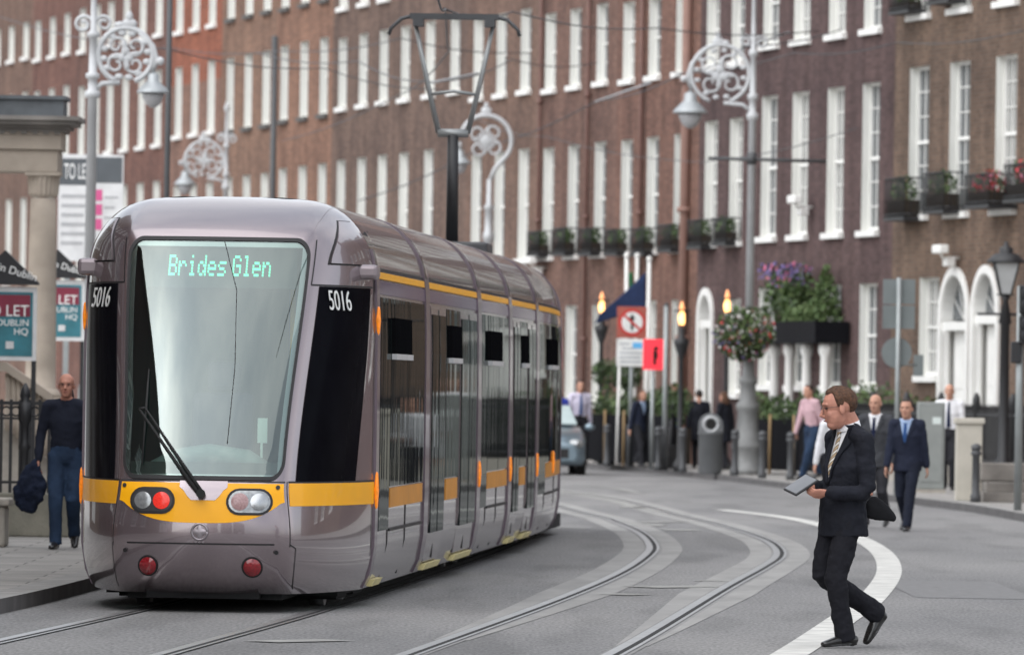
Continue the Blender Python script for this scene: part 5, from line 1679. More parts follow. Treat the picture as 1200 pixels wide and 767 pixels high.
# swan-neck lamp behind the tram
d = 186; loc = spot(569, d)
root = thing('street_lamp', 'silver swan-neck scroll lamp rising behind the pantograph', 'street lamp', loc, pi, 'silver scroll street lamps')
z0 = zat(572, 270, d) - KZ; zr = zat(568, 165, d) - KZ; r_ = 30 / F * d
mb = MB(); mb.lathe([(.2, 0), (.2, 1), (.1, 1.4), (.085, z0 - .3), (.14, z0 - .25), (.14, z0 - .1), (.1, z0), (.1, z0 + .5), (.14, z0 + .55), (.07, z0 + .65), (.06, zr - r_ * 1.5)], (0, 0, 0), 14); mb.build('column', silver_paint, root)
mb = MB()
cx = .10
mb.tube([(0, 0, zr - r_ * 1.6), (-.12, 0, zr - r_ * 1.1)] + [(cx - r_ * cos(t), 0, zr + r_ * sin(t)) for t in [radians(-35) + radians(205) * i / 24 for i in range(25)]], .055, 8)
mb.build('swan_neck', lamp_col, root)
mb = MB()
for k in range(4):
    a = pi / 4 + k * pi / 2; c = (cx + r_ * .42 * cos(a), zr + r_ * .42 * sin(a))
    mb.tube(spiral(c, r_ * .42, r_ * .08, a + pi * .6, 1.35), .03, 6)
mb.ball((cx, 0, zr), (.16, .04, .16), 8); mb.ball((cx, 0, zr + r_ + .1), (.14, .05, .12), 8); mb.ball((cx, 0, zr + r_ + .24), (.06, .05, .08), 8)
mb.build('scrollwork', lamp_col, root)
hung_lantern(root, cx + r_ * 1.0, zr - r_ * .75, mat('lantern_hood_grey', (.34, .36, .37), .4, .3), .8)

# hanging flower basket round the big lamp column
d = 158.6; c = P(873, 392, d)
root = thing('flower_basket', 'round hanging basket of white, red and purple flowers on the lamp column', 'flower basket', c)
rr = 33 / F * d
mb = MB(); mb.lathe([(.12, -rr * .9), (rr * .55, -rr * .55), (rr * .7, -.1), (.1, -.1)], (0, 0, 0), 16); mb.build('basket', soil, root)
mb = MB(); mb.leaves((0, 0, .02), (rr * 1.08, rr, rr * .98), 1500, .062, (0, 0, 1, 1, 2, 2), .8); mb.leaves((0, 0, .02), (rr * 1.14, rr * 1.06, rr), 560, .042, (4, 4, 4, 4, 4, 3, 3, 6, 5), 1.0)
mb.leaves((-rr * .8, -.1, -.05), (.25, .25, .2), 60, .045, (5, 5, 0), .5)
mb.build('flowers', PLANT, root)

# bollards, bin
def bollard_proto():
    root = thing('bollard', 'x', 'bollard', (0, 0, 0), 0, 'dark bollards along the kerb')
    mb = MB(); mb.lathe([(.085, 0), (.085, .1), (.065, .14), (.06, .74), (.085, .76), (.085, .80), (.06, .83)], (0, 0, 0), 14); mb.build('post', dark_grey, root)
    mb = MB(); mb.lathe([(.07, .83), (.085, .86), (.075, .91), (.03, .94)], (0, 0, 0), 14); mb.build('cap', dark_grey, root)
    return root
bpx = [(711, 546, 'bollard just right of the man in lilac white shirt'), (771, 551, 'bollard between the no turn pole and the plain grey pole'), (800, 553, 'bollard beside the torch post, left of the litter bin'),
       (861, 557, 'bollard just right of the round litter bin'), (893, 560, 'bollard right of the fat lamp base'), (926, 562, 'bollard in front of the man in pink checked shirt'), (1143, 588, 'tall dark bollard in front of the cream cabinet')]
b0 = bollard_proto()
for i, (px, py, lab) in enumerate(bpx):
    p = GB(px, py)
    o = b0 if i == 0 else dup(b0, p, 0, lab)
    o.location = p; o['label'] = lab
p = GB(832, 555)
root = thing('litter_bin', 'grey round litter bin with hooded round opening', 'litter bin', p)
mb = MB(); mb.lathe([(.23, 0), (.23, .04), (.25, .06), (.25, .82), (.27, .83), (.27, .86), (.25, .87)], (0, 0, 0), 20); mb.build('body', mat('bin_grey', (.13, .135, .14), .5), root)
mb = MB()
prof = [(.245 * cos(t), 1.0 + .26 * sin(t)) for t in [pi * i / 14 for i in range(15)]]
mb.prism([(.245, .87)] + prof + [(-.245, .87)], -.2, .22)
hd_ = mb.build('hood', mat('bin_grey', (.13, .135, .14), .5), root)
mb = MB(); mb.lathe([(.10, -.215), (.10, -.203)], (0, 0, 1.03), 18, 0, 'y'); mb.build('opening', groove_dark, hd_)
mb = MB(); mb.tube([(.15 * cos(t), -.215, 1.03 + .15 * sin(t)) for t in [2 * pi * i / 24 for i in range(25)]], .03, 6); mb.build('rim', silver_paint, hd_)

# cabinets
p = GB(1092, 577); s = F / p.y
root = thing('utility_cabinet', 'tall grey green street cabinet with a small sticker', 'cabinet', p)
mb = MB(); mb.box((-.27, -.2, .06), (.2, .3, 1.58), 0, None, .02); mb.build('body', mat('cabinet_greygreen', (.22, .235, .225), .55), root)
mb = MB(); mb.box((-.29, -.22, 0), (.22, .32, .06)); mb.build('plinth', stone, root)
mb = MB(); mb.box((-.22, -.212, .2), (.15, -.2005, 1.5)); dr = mb.build('door', mat('cabinet_door', (.24, .255, .245), .5), root)
mb = MB(); mb.box((-.02, -.216, 1.2), (.13, -.2125, 1.32)); mb.build('sticker', mat('sticker_pale', (.6, .66, .64), .5), dr)
p = GB(1135, 586)
root = thing('utility_cabinet', 'cream street cabinet with overhanging lid beside the tall bollard', 'cabinet', p)
mb = MB(); mb.box((-.22, -.16, 0), (.20, .25, 1.24), 0, None, .012); mb.build('body', mat('cabinet_cream', (.46, .43, .37), .7, var=.1, scale=3), root)
mb = MB(); mb.box((-.255, -.2, 1.242), (.235, .29, 1.34), 0, None, .02); mb.build('lid', mat('cabinet_cream', (.46, .43, .37), .7), root)

# sign poles
def pole(root, h, r, m, name='pole', x=0, y=0):
    mb = MB(); mb.tube([(x, y, 0), (x, y, h)], r, 10); return mb.build(name, m, root)
galv = mat('galvanised', (.30, .32, .32), .5, .5)
p = GB(738, 546); d = p.y; s = F / d
root = thing('road_sign', 'round no straight on sign on a red plate above a white plate', 'road sign', p)
z = lambda py: zat(738, py, d) - KZ
pole(root, z(365), .045, galv); mb = MB(); mb.lathe([(.09, 0), (.09, .9), (.07, .95)], (0, 0, 0), 12); mb.build('pole_sleeve', dark_grey, root)
mb = MB(); mb.box((-.34, -.075, z(396)), (.33, -.05, z(359)), 0); o = mb.build('plate', mat('sign_brickred', (.36, .085, .06), .6), root)
cz = z(377.5)
mb = MB(); mb.lathe([(.30, -.084), (.30, -.078)], (0, 0, cz), 30, 0, 'y'); mb.build('red_ring', mat('sign_red', (.50, .03, .025), .5), o)
mb = MB(); mb.lathe([(.235, -.089), (.235, -.085)], (0, 0, cz), 30, 0, 'y'); mb.build('white_face', mat('sign_white', (.72, .72, .70), .5), o)
mb = MB(); mb.box((-.028, -.096, cz - .17), (.028, -.092, cz + .08)); mb.prism([(-.075, cz + .07), (.075, cz + .07), (0, cz + .19)], -.096, -.092); mb.build('arrow', seam_black, o)
mb = MB(); mb.box((-.235, -.102, -.026), (.235, -.098, .026), 0, Matrix.Translation((0, 0, cz)) @ Matrix.Rotation(radians(42), 4, 'Y')); mb.build('red_slash', mat('sign_red', (.50, .03, .025), .5), o)
mb = MB(); mb.box((-.34, -.075, z(429)), (.31, -.055, z(397))); o2 = mb.build('white_plate', mat('sign_white', (.72, .72, .70), .5), root)
mb = MB()
for k, (xa, xb) in enumerate(((-.27, -.04), (-.22, .05), (-.28, .24), (-.28, .2), (-.25, .22))): mb.box((xa, -.079, z(402 + 5.2 * k) - .035), (xb, -.0755, z(402 + 5.2 * k)))
mb.build('worn_lines', mat('print_grey', (.35, .37, .40), .7), o2)
mb = MB(); mb.box((.02, -.079, z(408)), (.24, -.0755, z(401))); mb.build('blue_patch', mat('print_blue', (.12, .42, .75), .6), o2)
mb = MB(); mb.tube([(-.27, -.04, z(429)), (-.30, -.04, .1)], .03, 8); mb.build('side_post', white_paint, root)

p = spot(764, 166); d = 166
z = lambda py: zat(764, py, d) - KZ
root = thing('red_signal_panel', 'bright red lit panel with a dark figure beside the white plate', 'signal', p)
pole(root, z(433), .04, galv)
mb = MB(); mb.box((-.22, -.03, z(433)), (.23, .03, z(397))); o = mb.build('panel', mat('panel_red', (.75, .03, .05), .4, emit=(1, .03, .05), estr=.28, var=.05), root)
mb = MB(); mb.box((.0, -.036, z(427)), (.07, -.031, z(410))); mb.ball((.06, -.035, z(408)), (.05, .004, .05), 10); mb.box((.05, -.036, z(420)), (.10, -.031, z(412))); mb.build('figure', groove_dark, o)
p = GB(778, 551); d = p.y
root = thing('sign_pole', 'plain grey pole right of the red lit panel', 'pole', p)
pole(root, zat(778, 358, d) - KZ, .055, galv); mb = MB(); mb.lathe([(.09, 0), (.09, .9), (.06, .95)], (0, 0, 0), 12); mb.build('sleeve', dark_grey, root)
mb = MB(); mb.lathe([(.06, zat(778, 358, d) - KZ), (.03, zat(778, 355, d) - KZ)], (0, 0, 0), 10); mb.build('cap', dark_grey, root)

p = spot(1051, 131); d = 131
z = lambda py: zat(1052, py, d) - KZ
root = thing('road_sign', 'backs of two stacked square signs and a round sign on a grey pole', 'road sign', p)
pole(root, z(325), .042, galv)
grey_back = mat('sign_back', (.145, .165, .165), .55, var=.08)
mb = MB(); mb.box((-.27, .05, z(385)), (.28, .07, z(357.5))); mb.box((-.255, .045, z(383)), (-.235, .05, z(359))); mb.build('square_panel', grey_back, root)
mb = MB(); mb.box((-.27, .05, z(356)), (.28, .07, z(327))); mb.build('square_panel', grey_back, root)
mb = MB(); mb.lathe([(.26, .05), (.26, .07)], (-.02, 0, z(413)), 28, 0, 'y'); mb.build('round_panel', grey_back, root)
mb = MB(); mb.box((.27, .05, z(440)), (.44, .065, z(415))); mb.tube([(0, .04, z(427)), (.33, .055, z(427))], .015, 6); mb.build('small_plate', grey_back, root)

# flags
def flagpole(label, px0, py0, px1, py1, d):
    a, b_ = P(px0, py0, d), P(px1, py1, d)
    a.z = KZ if py1 > 480 else b_.z
    root = thing('flagpole', label, 'flagpole', Vector((b_.x, d, a.z)))
    mb = MB(); mb.tube([(0, 0, 0), (P(px0, py0, d).x - b_.x, 0, P(px0, py0, d).z - a.z)], [.055, .045], 10); mb.build('pole', white_paint, root)
    mb = MB(); q = P(px0, py0, d); mb.ball((q.x - b_.x, 0, q.z - a.z + .05), .07, 8); mb.build('finial', white_paint, root)
    return root
d = 177
flagpole('white flagpole flying the navy flag', 761, 306, 757, 548, d)
flagpole('thin white flagpole behind the navy flag, left one', 734.5, 302, 733, 549, d + 3)
fp2 = flagpole('thin white flagpole with a strip of green flag', 747, 302, 741, 549, d + 3)
mb = MB()
R = []
top0, bot0 = P(757, 318, d), P(757, 364, d)
tipt, tipb = P(702, 368, d), P(697, 379, d)
for i in range(13):
    t = i / 12
    a, b_ = mix(top0, tipt, t), mix(bot0, tipb, t)
    a.z -= .03 * sin(pi * t); b_.z += .02 * sin(pi * t)
    R.append([mix(a, b_, q / 8) + Vector((0, .10 * sin(5.5 * t + 1.3 * q / 8) * (t * .9 + .1), 0)) for q in range(9)])
mb.rings(R, 0, True, False)
flag = mb.build('flag', cloth('flag_navy', (.022, .035, .085), var=.2), None)
so = flag.modifiers.new('t', 'SOLIDIFY'); so.thickness = .01
tag(flag, 'drooping navy blue flag on the white flagpole', 'flag')
mb = MB(); R = []
for i in range(6):
    a, b_ = P(741.5, 318 + i * 7, d + 3), P(737 + i * .2, 320 + i * 7, d + 3)
    R.append([mix(a, b_, q / 3) + Vector((0, .04 * sin(i + q * 2), 0)) for q in range(4)])
mb.rings(R, 0, True, False)
fl2 = mb.build('flag', cloth('flag_green', (.03, .17, .07)), None); so = fl2.modifiers.new('t', 'SOLIDIFY'); so.thickness = .01
tag(fl2, 'narrow green flag hanging limp behind the navy flag', 'flag')

# glowing gas torches of the hotel front
glow = mat('gas_glow', (1, .6, .25), .4, emit=(1, .50, .16), estr=1.7, var=0)
flame = mat('gas_flame', (1, .45, .2), .5, emit=(1, .36, .14), estr=.5, var=0)
def torch(label, px, pyglow, d):
    p = spot(px, d); zg = zat(px, pyglow, d) - KZ
    root = thing('gas_torch', label, 'torch lamp', p, 0, 'glowing torch lamps in front of the hotel')
    mb = MB(); mb.lathe([(.14, 0), (.14, .15), (.06, .3), (.05, zg - .9), (.15, zg - .60), (.17, zg - .5), (.06, zg - .42), (.06, zg - .22)], (0, 0, 0), 14); mb.build('post', black_iron, root)
    mb = MB(); mb.lathe([(.05, zg - .17), (.07, zg - .09), (.08, zg), (.055, zg + .08), (.03, zg + .12)], (0, 0, 0), 14); mb.build('globe', glow, root)
    mb = MB(); mb.lathe([(.03, zg + .12), (.06, zg + .17), (.042, zg + .24), (.012, zg + .33)], (0, 0, 0), 12); mb.build('flame', flame, root)
    mb = MB()
    for k in range(4): t = k * pi / 2 + .4; mb.tube([(.2 * cos(t), .2 * sin(t), zg - .5), (.17 * cos(t), .17 * sin(t), zg + .12)], .010, 5)
    mb.lathe([(.17, zg + .12), (.17, zg + .15)], (0, 0, 0), 14); mb.build('cage', black_iron, root)
torch('glowing torch lamp just right of the end of the tram', 646, 372, 172)
torch('small glowing torch lamp left of the navy flag tip', 703, 358, 181)
torch('brightest torch lamp right of the plain grey pole', 797, 371, 163)
torch('glowing torch lamp above the left of the flower basket', 850, 357, 169)
# low planted terrace in front of the hotel
def rail_run(name, label, cat, px0, px1, out, h, parts):
    u0, u1 = FO(px0, 500, out)[0], FO(px1, 500, out)[0]
    root = thing(name, label, cat, fpos(u0, out, KZ), F_RZ)
    return root, u1 - u0
root, L = rail_run('area_railing', 'black spear-topped railing on a stone plinth in front of the brown and plum houses', 'railing', 985, 1290, 2.7, 1.3, None)
mb = MB(); mb.box((0, -.14, 0), (L, .14, .34)); mb.build('plinth', stone, root)
mb = MB(); mb.box((0, -.02, 1.32), (L, .02, 1.37)); mb.box((0, -.02, .45), (L, .02, .49)); mb.build('rail', black_iron, root)
mb = MB()
n = int(L / .125)
for i in range(n):
    x = .06 + i * .125
    mb.box((x - .014, -.014, .34), (x + .014, .014, 1.46)); mb.lathe([(.028, 1.46), (.001, 1.56)], (x, 0, 0), 5)
mb.build('bars', black_iron, root)
for i in range(int(L / 2.4) + 1):
    mb = MB(); x = .03 + i * 2.4; mb.lathe([(.05, .34), (.05, 1.45), (.08, 1.5), (.07, 1.66), (.03, 1.76)], (x, 0, 0), 10); mb.build('standard', black_iron, root)
# plants behind that railing
for px, out, h, lab in ((1005, 2.0, 1.75, 'low green hedge behind the railing by the plum house'), (1035, 2.0, 1.7, 'second low green hedge behind the railing, near the sign backs'), (1090, 1.8, 1.5, 'small green bush behind the railing by the brown house')):
    u, _ = FO(px, 460, out); c = fpos(u, out, KZ)
    root = thing('bush', lab, 'bush', c)
    mb = MB(); mb.box((-.7, -.25, 0), (.7, .25, .6)); mb.build('planter', black_iron, root)
    mb = MB(); mb.leaves((0, 0, h * .72), (.85, .45, h * .42), 420, .07, (0, 0, 1, 1, 2), .4); mb.build('foliage', PLANT, root)
# dark terrace screens and planters of the hotel
for i, (px0, px1, lab) in enumerate(((690, 735, 'dark terrace screen behind the woman in navy jacket'), (742, 790, 'dark terrace screen behind the plain grey pole'), (878, 935, 'dark planted terrace screen right of the fat lamp base'), (936, 985, 'dark terrace screen behind the man in pink checked shirt'))):
    root, L = rail_run('terrace_screen', lab, 'screen', px0, px1, 3.0, 1, None)
    mb = MB(); mb.box((0, -.04, .1), (L, .04, 1.15)); mb.build('panel', mat('screen_black', (.010, .010, .012), .9, spec=.05), root)
    mb = MB()
    for x in (.04, L / 2, L - .04): mb.tube([(x, -.07, 0), (x, -.07, 1.25)], .03, 6)
    mb.build('posts', mat('timber_pale', (.30, .20, .10), .8) if i in (0, 2) else black_iron, root)
    mb = MB(); mb.box((.05, .06, .1), (L - .05, .4, .9)); mb.build('trough', soil, root)
    mb = MB()
    for k in range(int(L / .55)): mb.leaves((.3 + k * .55, .2, 1.22 + .15 * random.random()), (.35, .25, .35 + .15 * random.random()), 110, .07, (0, 0, 1, 2), .3)
    mb.build('foliage', PLANT, root)
for px, py, d, r, lab in ((712, 437, 176, .38, 'ball-clipped dark bush behind the white plate'), (735, 440, 178, .36, 'second ball-clipped dark bush under the white plate'), (788, 470, 168, .45, 'leafy green bush behind the torch post')):
    c = P(px, py, d)
    root = thing('potted_bush', lab, 'bush', Vector((c.x, d, KZ)))
    mb = MB(); mb.lathe([(.2, 0), (.26, .5), (.28, .52)], (0, 0, 0), 12); mb.tube([(0, 0, .5), (0, 0, c.z - KZ)], .03, 6); mb.build('pot', black_iron, root)
    mb = MB(); mb.leaves((0, 0, c.z - KZ), (r, r, r * .9), 420, .06, (0, 0, 0, 1), .5); mb.build('foliage', PLANT, root)
# black canopy box with tall flowers
u0, zb = FO(893, 402, .8); u1, _ = FO(955, 402, .8); zt = FO(950, 376, .8)[1]
root = thing('flower_canopy', 'black porch canopy on white columns, topped by violet flowers and a cone shrub', 'porch', fpos(u0, .8), F_RZ)
L = u1 - u0
mb = MB(); mb.box((-.2, 0, zb), (L, .76, zt)); mb.build('canopy', mat('canopy_black', (.007, .007, .009), .7, spec=.1), root)
for x in (-.05, L * .28, L * .6, L - .25):
    mb = MB(); mb.lathe([(.16, KZ), (.16, .5), (.11, .55), (.095, zb - .3), (.14, zb - .2), (.14, zb)], (x, .3, 0), 14); mb.build('column', white_paint, root)
for k, (fx, hh_) in enumerate(((.05, 1.15), (.9, 1.0), (1.7, 1.1))):
    mb = MB(); mb.leaves((fx, .4, zt + hh_ * .45), (.42, .5, hh_ * .6), 420, .075, (0, 0, 1, 1, 2), .3); mb.leaves((fx - .1, .3, zt + hh_ * .95), (.45, .42, .28), 120, .06, (5, 5, 5, 6, 0), .3); mb.build('flowers', PLANT, root)
mb = MB()
for k in range(10): q = k / 10; mb.leaves((L * .78, .5, zt + .1 + 1.15 * q), (.55 * (1 - q) + .03, .5 * (1 - q) + .03, .12), int(160 * (1 - q)) + 20, .055, (1, 2, 1), .5)
mb.build('cone_shrub', PLANT, root)
mb = MB(); mb.leaves((L * .6, .2, zt + .15), (1.1, .3, .2), 220, .06, (2, 1, 2), .3); mb.build('low_leaves', PLANT, root)

# window boxes and balconettes on the houses
def balconette(label, px, pytop, pybot, w, dep, flowers, group):
    u, zb = FU(px, pybot); zt = FU(px, pytop)[1]
    root = thing('window_balconette', label, 'balcony', fpos(u, 0, zb), F_RZ, group)
    h = zt - zb
    mb = MB(); mb.box((-.12, -dep, -.05), (w, -.005, .03)); mb.build('floor', black_iron, root)
    mb = MB()
    rh = h * .82
    for x0, y0, x1, y1 in ((-.1, -dep + .02, w - .02, -dep + .02), (-.1, -dep + .02, -.1, -.01), (w - .02, -dep + .02, w - .02, -.01)):
        n = max(2, int(sqrt((x1 - x0)**2 + (y1 - y0)**2) / .11))
        for z_ in (.08, rh): mb.tube([(x0, y0, z_), (x1, y1, z_)], .018, 5)
        for i in range(n + 1): t = i / n; mb.tube([(x0 + (x1 - x0) * t, y0 + (y1 - y0) * t, .03), (x0 + (x1 - x0) * t, y0 + (y1 - y0) * t, rh)], .011, 4)
    mb.build('railing', black_iron, root)
    mb = MB(); mb.box((.02, -dep + .06, .03), (w - .14, -.06, rh * .45)); mb.build('trough', soil, root)
    mis = (0, 0, 1, 1, 2) + ((3, 3, 6, 3) if flowers else ())
    mb = MB(); mb.leaves((w / 2 - .06, -dep / 2, rh * .72), (w / 2, dep * .55, rh * (.5 if flowers else .36)), 320 if flowers else 190, .055, mis, .3); mb.build('plants', PLANT, root)
grp = 'planted balconettes under first floor windows'
for px, yt, yb, lab in ((634, 266, 300, 'planted black balconette nearest the tram roof, first floor'), (664, 262, 298, 'planted black balconette right above the torch by the tram end'), (695, 262, 298, 'planted black balconette above the left flagpoles'),
                        (725, 264, 298, 'planted black balconette above the navy flag'), (756, 262, 298, 'planted black balconette above the plain grey pole'), (788, 258, 294, 'planted black balconette left of the pinkish drainpipe'),
                        (823, 252, 290, 'planted black balconette on the plum house, left of the lamp column'), (852, 250, 286, 'planted black balconette half behind the lamp column')):
    balconette(lab, px, yt, yb, 1.22, .36, False, grp)
balconette('black iron balconette on the brown house, nearest the plum house', 1061, 200, 257, 1.42, .45, False, 'balconettes on the brown house')
balconette('black iron balconette on the brown house, second window', 1107, 194, 249, 1.42, .45, False, 'balconettes on the brown house')
balconette('flower box crammed with red flowers on the brown house', 1166, 198, 243, 1.6, .62, True, 'balconettes on the brown house')
balconette('flower box with red flowers at the right edge of the brown house', 1212, 185, 236, 1.6, .62, True, 'balconettes on the brown house')
balconette('small planted balconette at the top of the brown house, left window', 1064, -14, 16, 1.4, .4, False, 'balconettes on the brown house')
balconette('small planted balconette at the top of the brown house, middle window', 1110, -22, 4, 1.4, .4, False, 'balconettes on the brown house')

# security cameras
for px, py, lab in ((952, 243, 'white security camera on the plum house wall'), (1124, 302, 'white security camera above the arched doors'), (640, 313, 'white security camera near the end of the tram')):
    u, z = FU(px, py)
    root = thing('security_camera', lab, 'camera', fpos(u, 0, z), F_RZ)
    mb = MB(); mb.tube([(0, 0, 0), (0, -.35, .0), (0, -.4, .1)], .035, 6); mb.build('bracket', white_paint, root)
    mb = MB(); mb.box((-.32, -.5, .08), (.28, -.3, .26), 0, None, .03); mb.build('housing', white_paint, root)
    mb = MB(); mb.box((-.2, -.3, -.18), (.1, -.1, .0), 0, None, .03); mb.build('junction_box', white_paint, root)

# right edge: signal and lantern
p = spot(1194, 115); d = 115
z = lambda py: zat(1194, py, d) - KZ
root = thing('traffic_light', 'traffic light with black heads on a grey pole at the right edge', 'traffic light', p)
pole(root, z(335), .058, galv)
for py in (352, 388):
    mb = MB(); mb.box((-.03, -.16, z(py + 15)), (.24, .16, z(py - 18)), 0, None, .02); o = mb.build('signal_head', black_iron, root)
    mb = MB()
    for k in range(2): mb.lathe([(.085, -.26), (.10, -.16)], (.10, 0, z(py - 9 + 14 * k)), 14, 0, 'y')
    mb.build('visor', black_iron, o)
mb = MB(); mb.box((-.14, -.1, z(425)), (.02, .08, z(400)), 0, None, .015); mb.build('push_box', black_iron, root)
d = 138; p = spot(1176, d)
z = lambda py: zat(1178, py, d) - KZ
root = thing('street_lantern', 'black Victorian lantern with tapered glass on a fluted post', 'street lamp', p)
mb = MB(); mb.lathe([(.16, 0), (.16, .5), (.10, .6), (.08, z(380)), (.12, z(378)), (.05, z(352)), (.10, z(346))], (0, 0, 0), 12); mb.tube([(-.5, 0, z(368)), (.5, 0, z(368))], .025, 6); mb.build('post', black_iron, root)
mb = MB()
for s in range(4):
    a = pi / 4 + s * pi / 2; b_ = a + pi / 2
    for q in (a,): mb.tube([(.13 * cos(q), .13 * sin(q), z(345)), (.31 * cos(q), .31 * sin(q), z(308))], .018, 5)
mb.lathe([(.15, z(346)), (.16, z(344))], (0, 0, 0), 4); mb.build('frame', black_iron, root)
mb = MB(); mb.rings([[(.125 * cos(pi / 4 + k * pi / 2), .125 * sin(pi / 4 + k * pi / 2), z(344.5)) for k in range(4)], [(.295 * cos(pi / 4 + k * pi / 2), .295 * sin(pi / 4 + k * pi / 2), z(308)) for k in range(4)]], 0, False); mb.build('glass', mat('lantern_pane', (.42, .43, .43), .15, var=.1), root)
mb = MB(); mb.lathe([(.34, z(308)), (.35, z(306)), (.22, z(298)), (.12, z(296)), (.13, z(291)), (.05, z(288)), (.02, z(282))], (0, 0, 0), 8); mb.build('roof', black_iron, root)
# stone steps at the right edge
p = GB(1152, 588)
root = thing('stone_steps', 'weathered stone steps and plinth at the right edge', 'steps', p)
step_st = mat('step_stone', (.17, .155, .14), .9, var=.3, scale=3)
for k in range(2):
    mb = MB(); mb.box((.0 + .06 * k, .0 + .30 * k, .16 * k + .002 * k), (2.2, 2.2, .16 * (k + 1)), 0, None, .012); mb.build('step', step_st, root)
mb = MB(); mb.box((.03, 1.0, .33), (2.2, 2.0, .62), 0, None, .02); mb.build('plinth', step_st, root)

# ------------------------------------------------------------------ silver car behind the tram
p = G(641, 556); d = p.y
root = thing('parked_car', 'silver blue car half hidden behind the end of the tram', 'car', Vector((p.x, d, 0)), .05)
car_paint = mat('car_silver_blue', (.22, .29, .34), .3, .6, coat=.7)
secs = [(-.05, .62, .32, .62), (.10, .80, .22, .78), (.5, .84, .2, .90), (1.0, .85, .2, .98), (1.25, .85, .2, 1.02), (4.0, .85, .22, 1.02), (4.15, .8, .3, .95)]
R = []
for y, w, zl, zh in secs:
    R.append([(-w * .92, y, zl), (-w, y, zl + .12), (-w, y, zh - .16), (-w * .88, y, zh), (0, y, zh + .03), (w * .88, y, zh), (w, y, zh - .16), (w, y, zl + .12), (w * .92, y, zl)])
mb = MB(); mb.rings(R, 0, True, True, True, True); mb.build('body', car_paint, root)
R = [[(-.76, y, 1.0), (-.60, y + k, zt_), (.60, y + k, zt_), (.76, y, 1.0)] for y, k, zt_ in ((1.25, 0, 1.02), (1.95, 0, 1.46), (3.2, 0, 1.48), (3.95, 0, 1.05))]
mb = MB(); mb.rings(R, 0, True, True, True, True); cabn = mb.build('roof', car_paint, root)
mb = MB(); mb.quad((-.70, 1.27, 1.05), (.70, 1.27, 1.05), (.56, 1.90, 1.44), (-.56, 1.90, 1.44)); o = mb.build('windscreen', mat('car_glass', (.35, .42, .42), .05, spec=1, var=.1), cabn); o.location = (0, -.03, .03)
for s in (1, -1):
    mb = MB(); mb.ball((s * .60, .10, .66), (.19, .13, .11), 14); hl = mb.build('headlight', lens_clear, root)
    mb = MB(); mb.ball((s * .62, .0, .66), (.07, .05, .06), 10); mb.build('lamp', chrome, hl)
    for y in (.85, 3.4):
        mb = MB(); mb.lathe([(.2, -.10), (.31, -.10), (.32, 0), (.31, .10), (.2, .10)], (s * .76, y, .32), 20, 0, 'x'); w = mb.build('wheel', rubber, root)
        mb = MB(); mb.lathe([(.04, -.105), (.2, -.105), (.2, .105), (.04, .105)], (s * .76, y, .32), 14, 0, 'x'); mb.build('rim', steel, w)
    mb = MB(); mb.ball((s * .98, 1.45, 1.02), (.11, .06, .08), 10); mb.build('mirror', car_paint, root)
mb = MB(); mb.box((-.45, -.065, .36), (.45, .08, .56)); mb.build('grille', seam_black, root)
mb = MB(); mb.box((-.27, -.085, .42), (.27, -.068, .52)); mb.build('number_plate', white_paint, root)

# ------------------------------------------------------------------ left side: portico, stair, railing, letting boards
sand = mat('sandstone', (.37, .315, .26), .9, var=.2, scale=2.2, bump=.2, bscale=40)
sand_d = mat('sandstone_weathered', (.20, .185, .17), .9, var=.3, scale=2)
lead = mat('lead_grey', (.10, .11, .12), .7, var=.25, scale=3)
d = 108; s = F / d
c = spot(46.5, d)
root = thing('stone_portico', 'old sandstone portico with one fluted-capital column and deep cornice', 'portico', c)
z = lambda py: zat(46, py, d) - KZ
mb = MB()
prof = [(.30, z(465)), (.30, z(462)), (.235, z(455))]
for i in range(9): t = i / 8; prof.append((.215 - .035 * t**1.6, z(455) + (z(232) - z(455)) * t))
mb.lathe(prof, (0, 0, 0), 28); mb.build('column', sand, root)
mb = MB(); mb.box((-.36, -.36, 0), (.36, .36, z(465))); mb.build('pedestal', sand, root)
mb = MB()
n = 40; R = []
for q, (r, zz) in enumerate(((.185, z(231)), (.20, z(227)), (.215, z(212)), (.235, z(206)))):
    R.append([((r + (.014 * (i % 2) if 0 < q < 3 else 0)) * cos(2 * pi * i / n), (r + (.014 * (i % 2) if 0 < q < 3 else 0)) * sin(2 * pi * i / n), zz) for i in range(n)])
mb.rings(R, 0, False, True, True, True); mb.box((-.25, -.25, z(206)), (.25, .25, z(202))); mb.build('capital', sand, root)
mb = MB(); mb.box((-3.2, -.22, z(201.5)), (.20, 1.0, z(176))); mb.box((-3.2, -.27, z(175.5)), (.25, 1.0, z(155))); mb.build('entablature', sand, root)
mb = MB()
for k, (e, ya, yb) in enumerate(((.30, 155, 151), (.36, 151, 147), (.46, 147, 142), (.52, 142, 137))): mb.box((-3.2, -e, z(ya) + .001), (e, 1.0, z(yb)))
for i in range(22): mb.box((-3.1 + i * .155, -.315, z(158)), (-3.02 + i * .155, -.272, z(154.8)))
mb.build('cornice', sand_d, root)
mb = MB(); mb.box((-3.2, -.15, z(137)), (.27, .8, z(115)), 0); mb.box((-3.2, -.19, z(117) + .002), (.31, .85, z(115) + .03)); mb.build('parapet', lead, root)

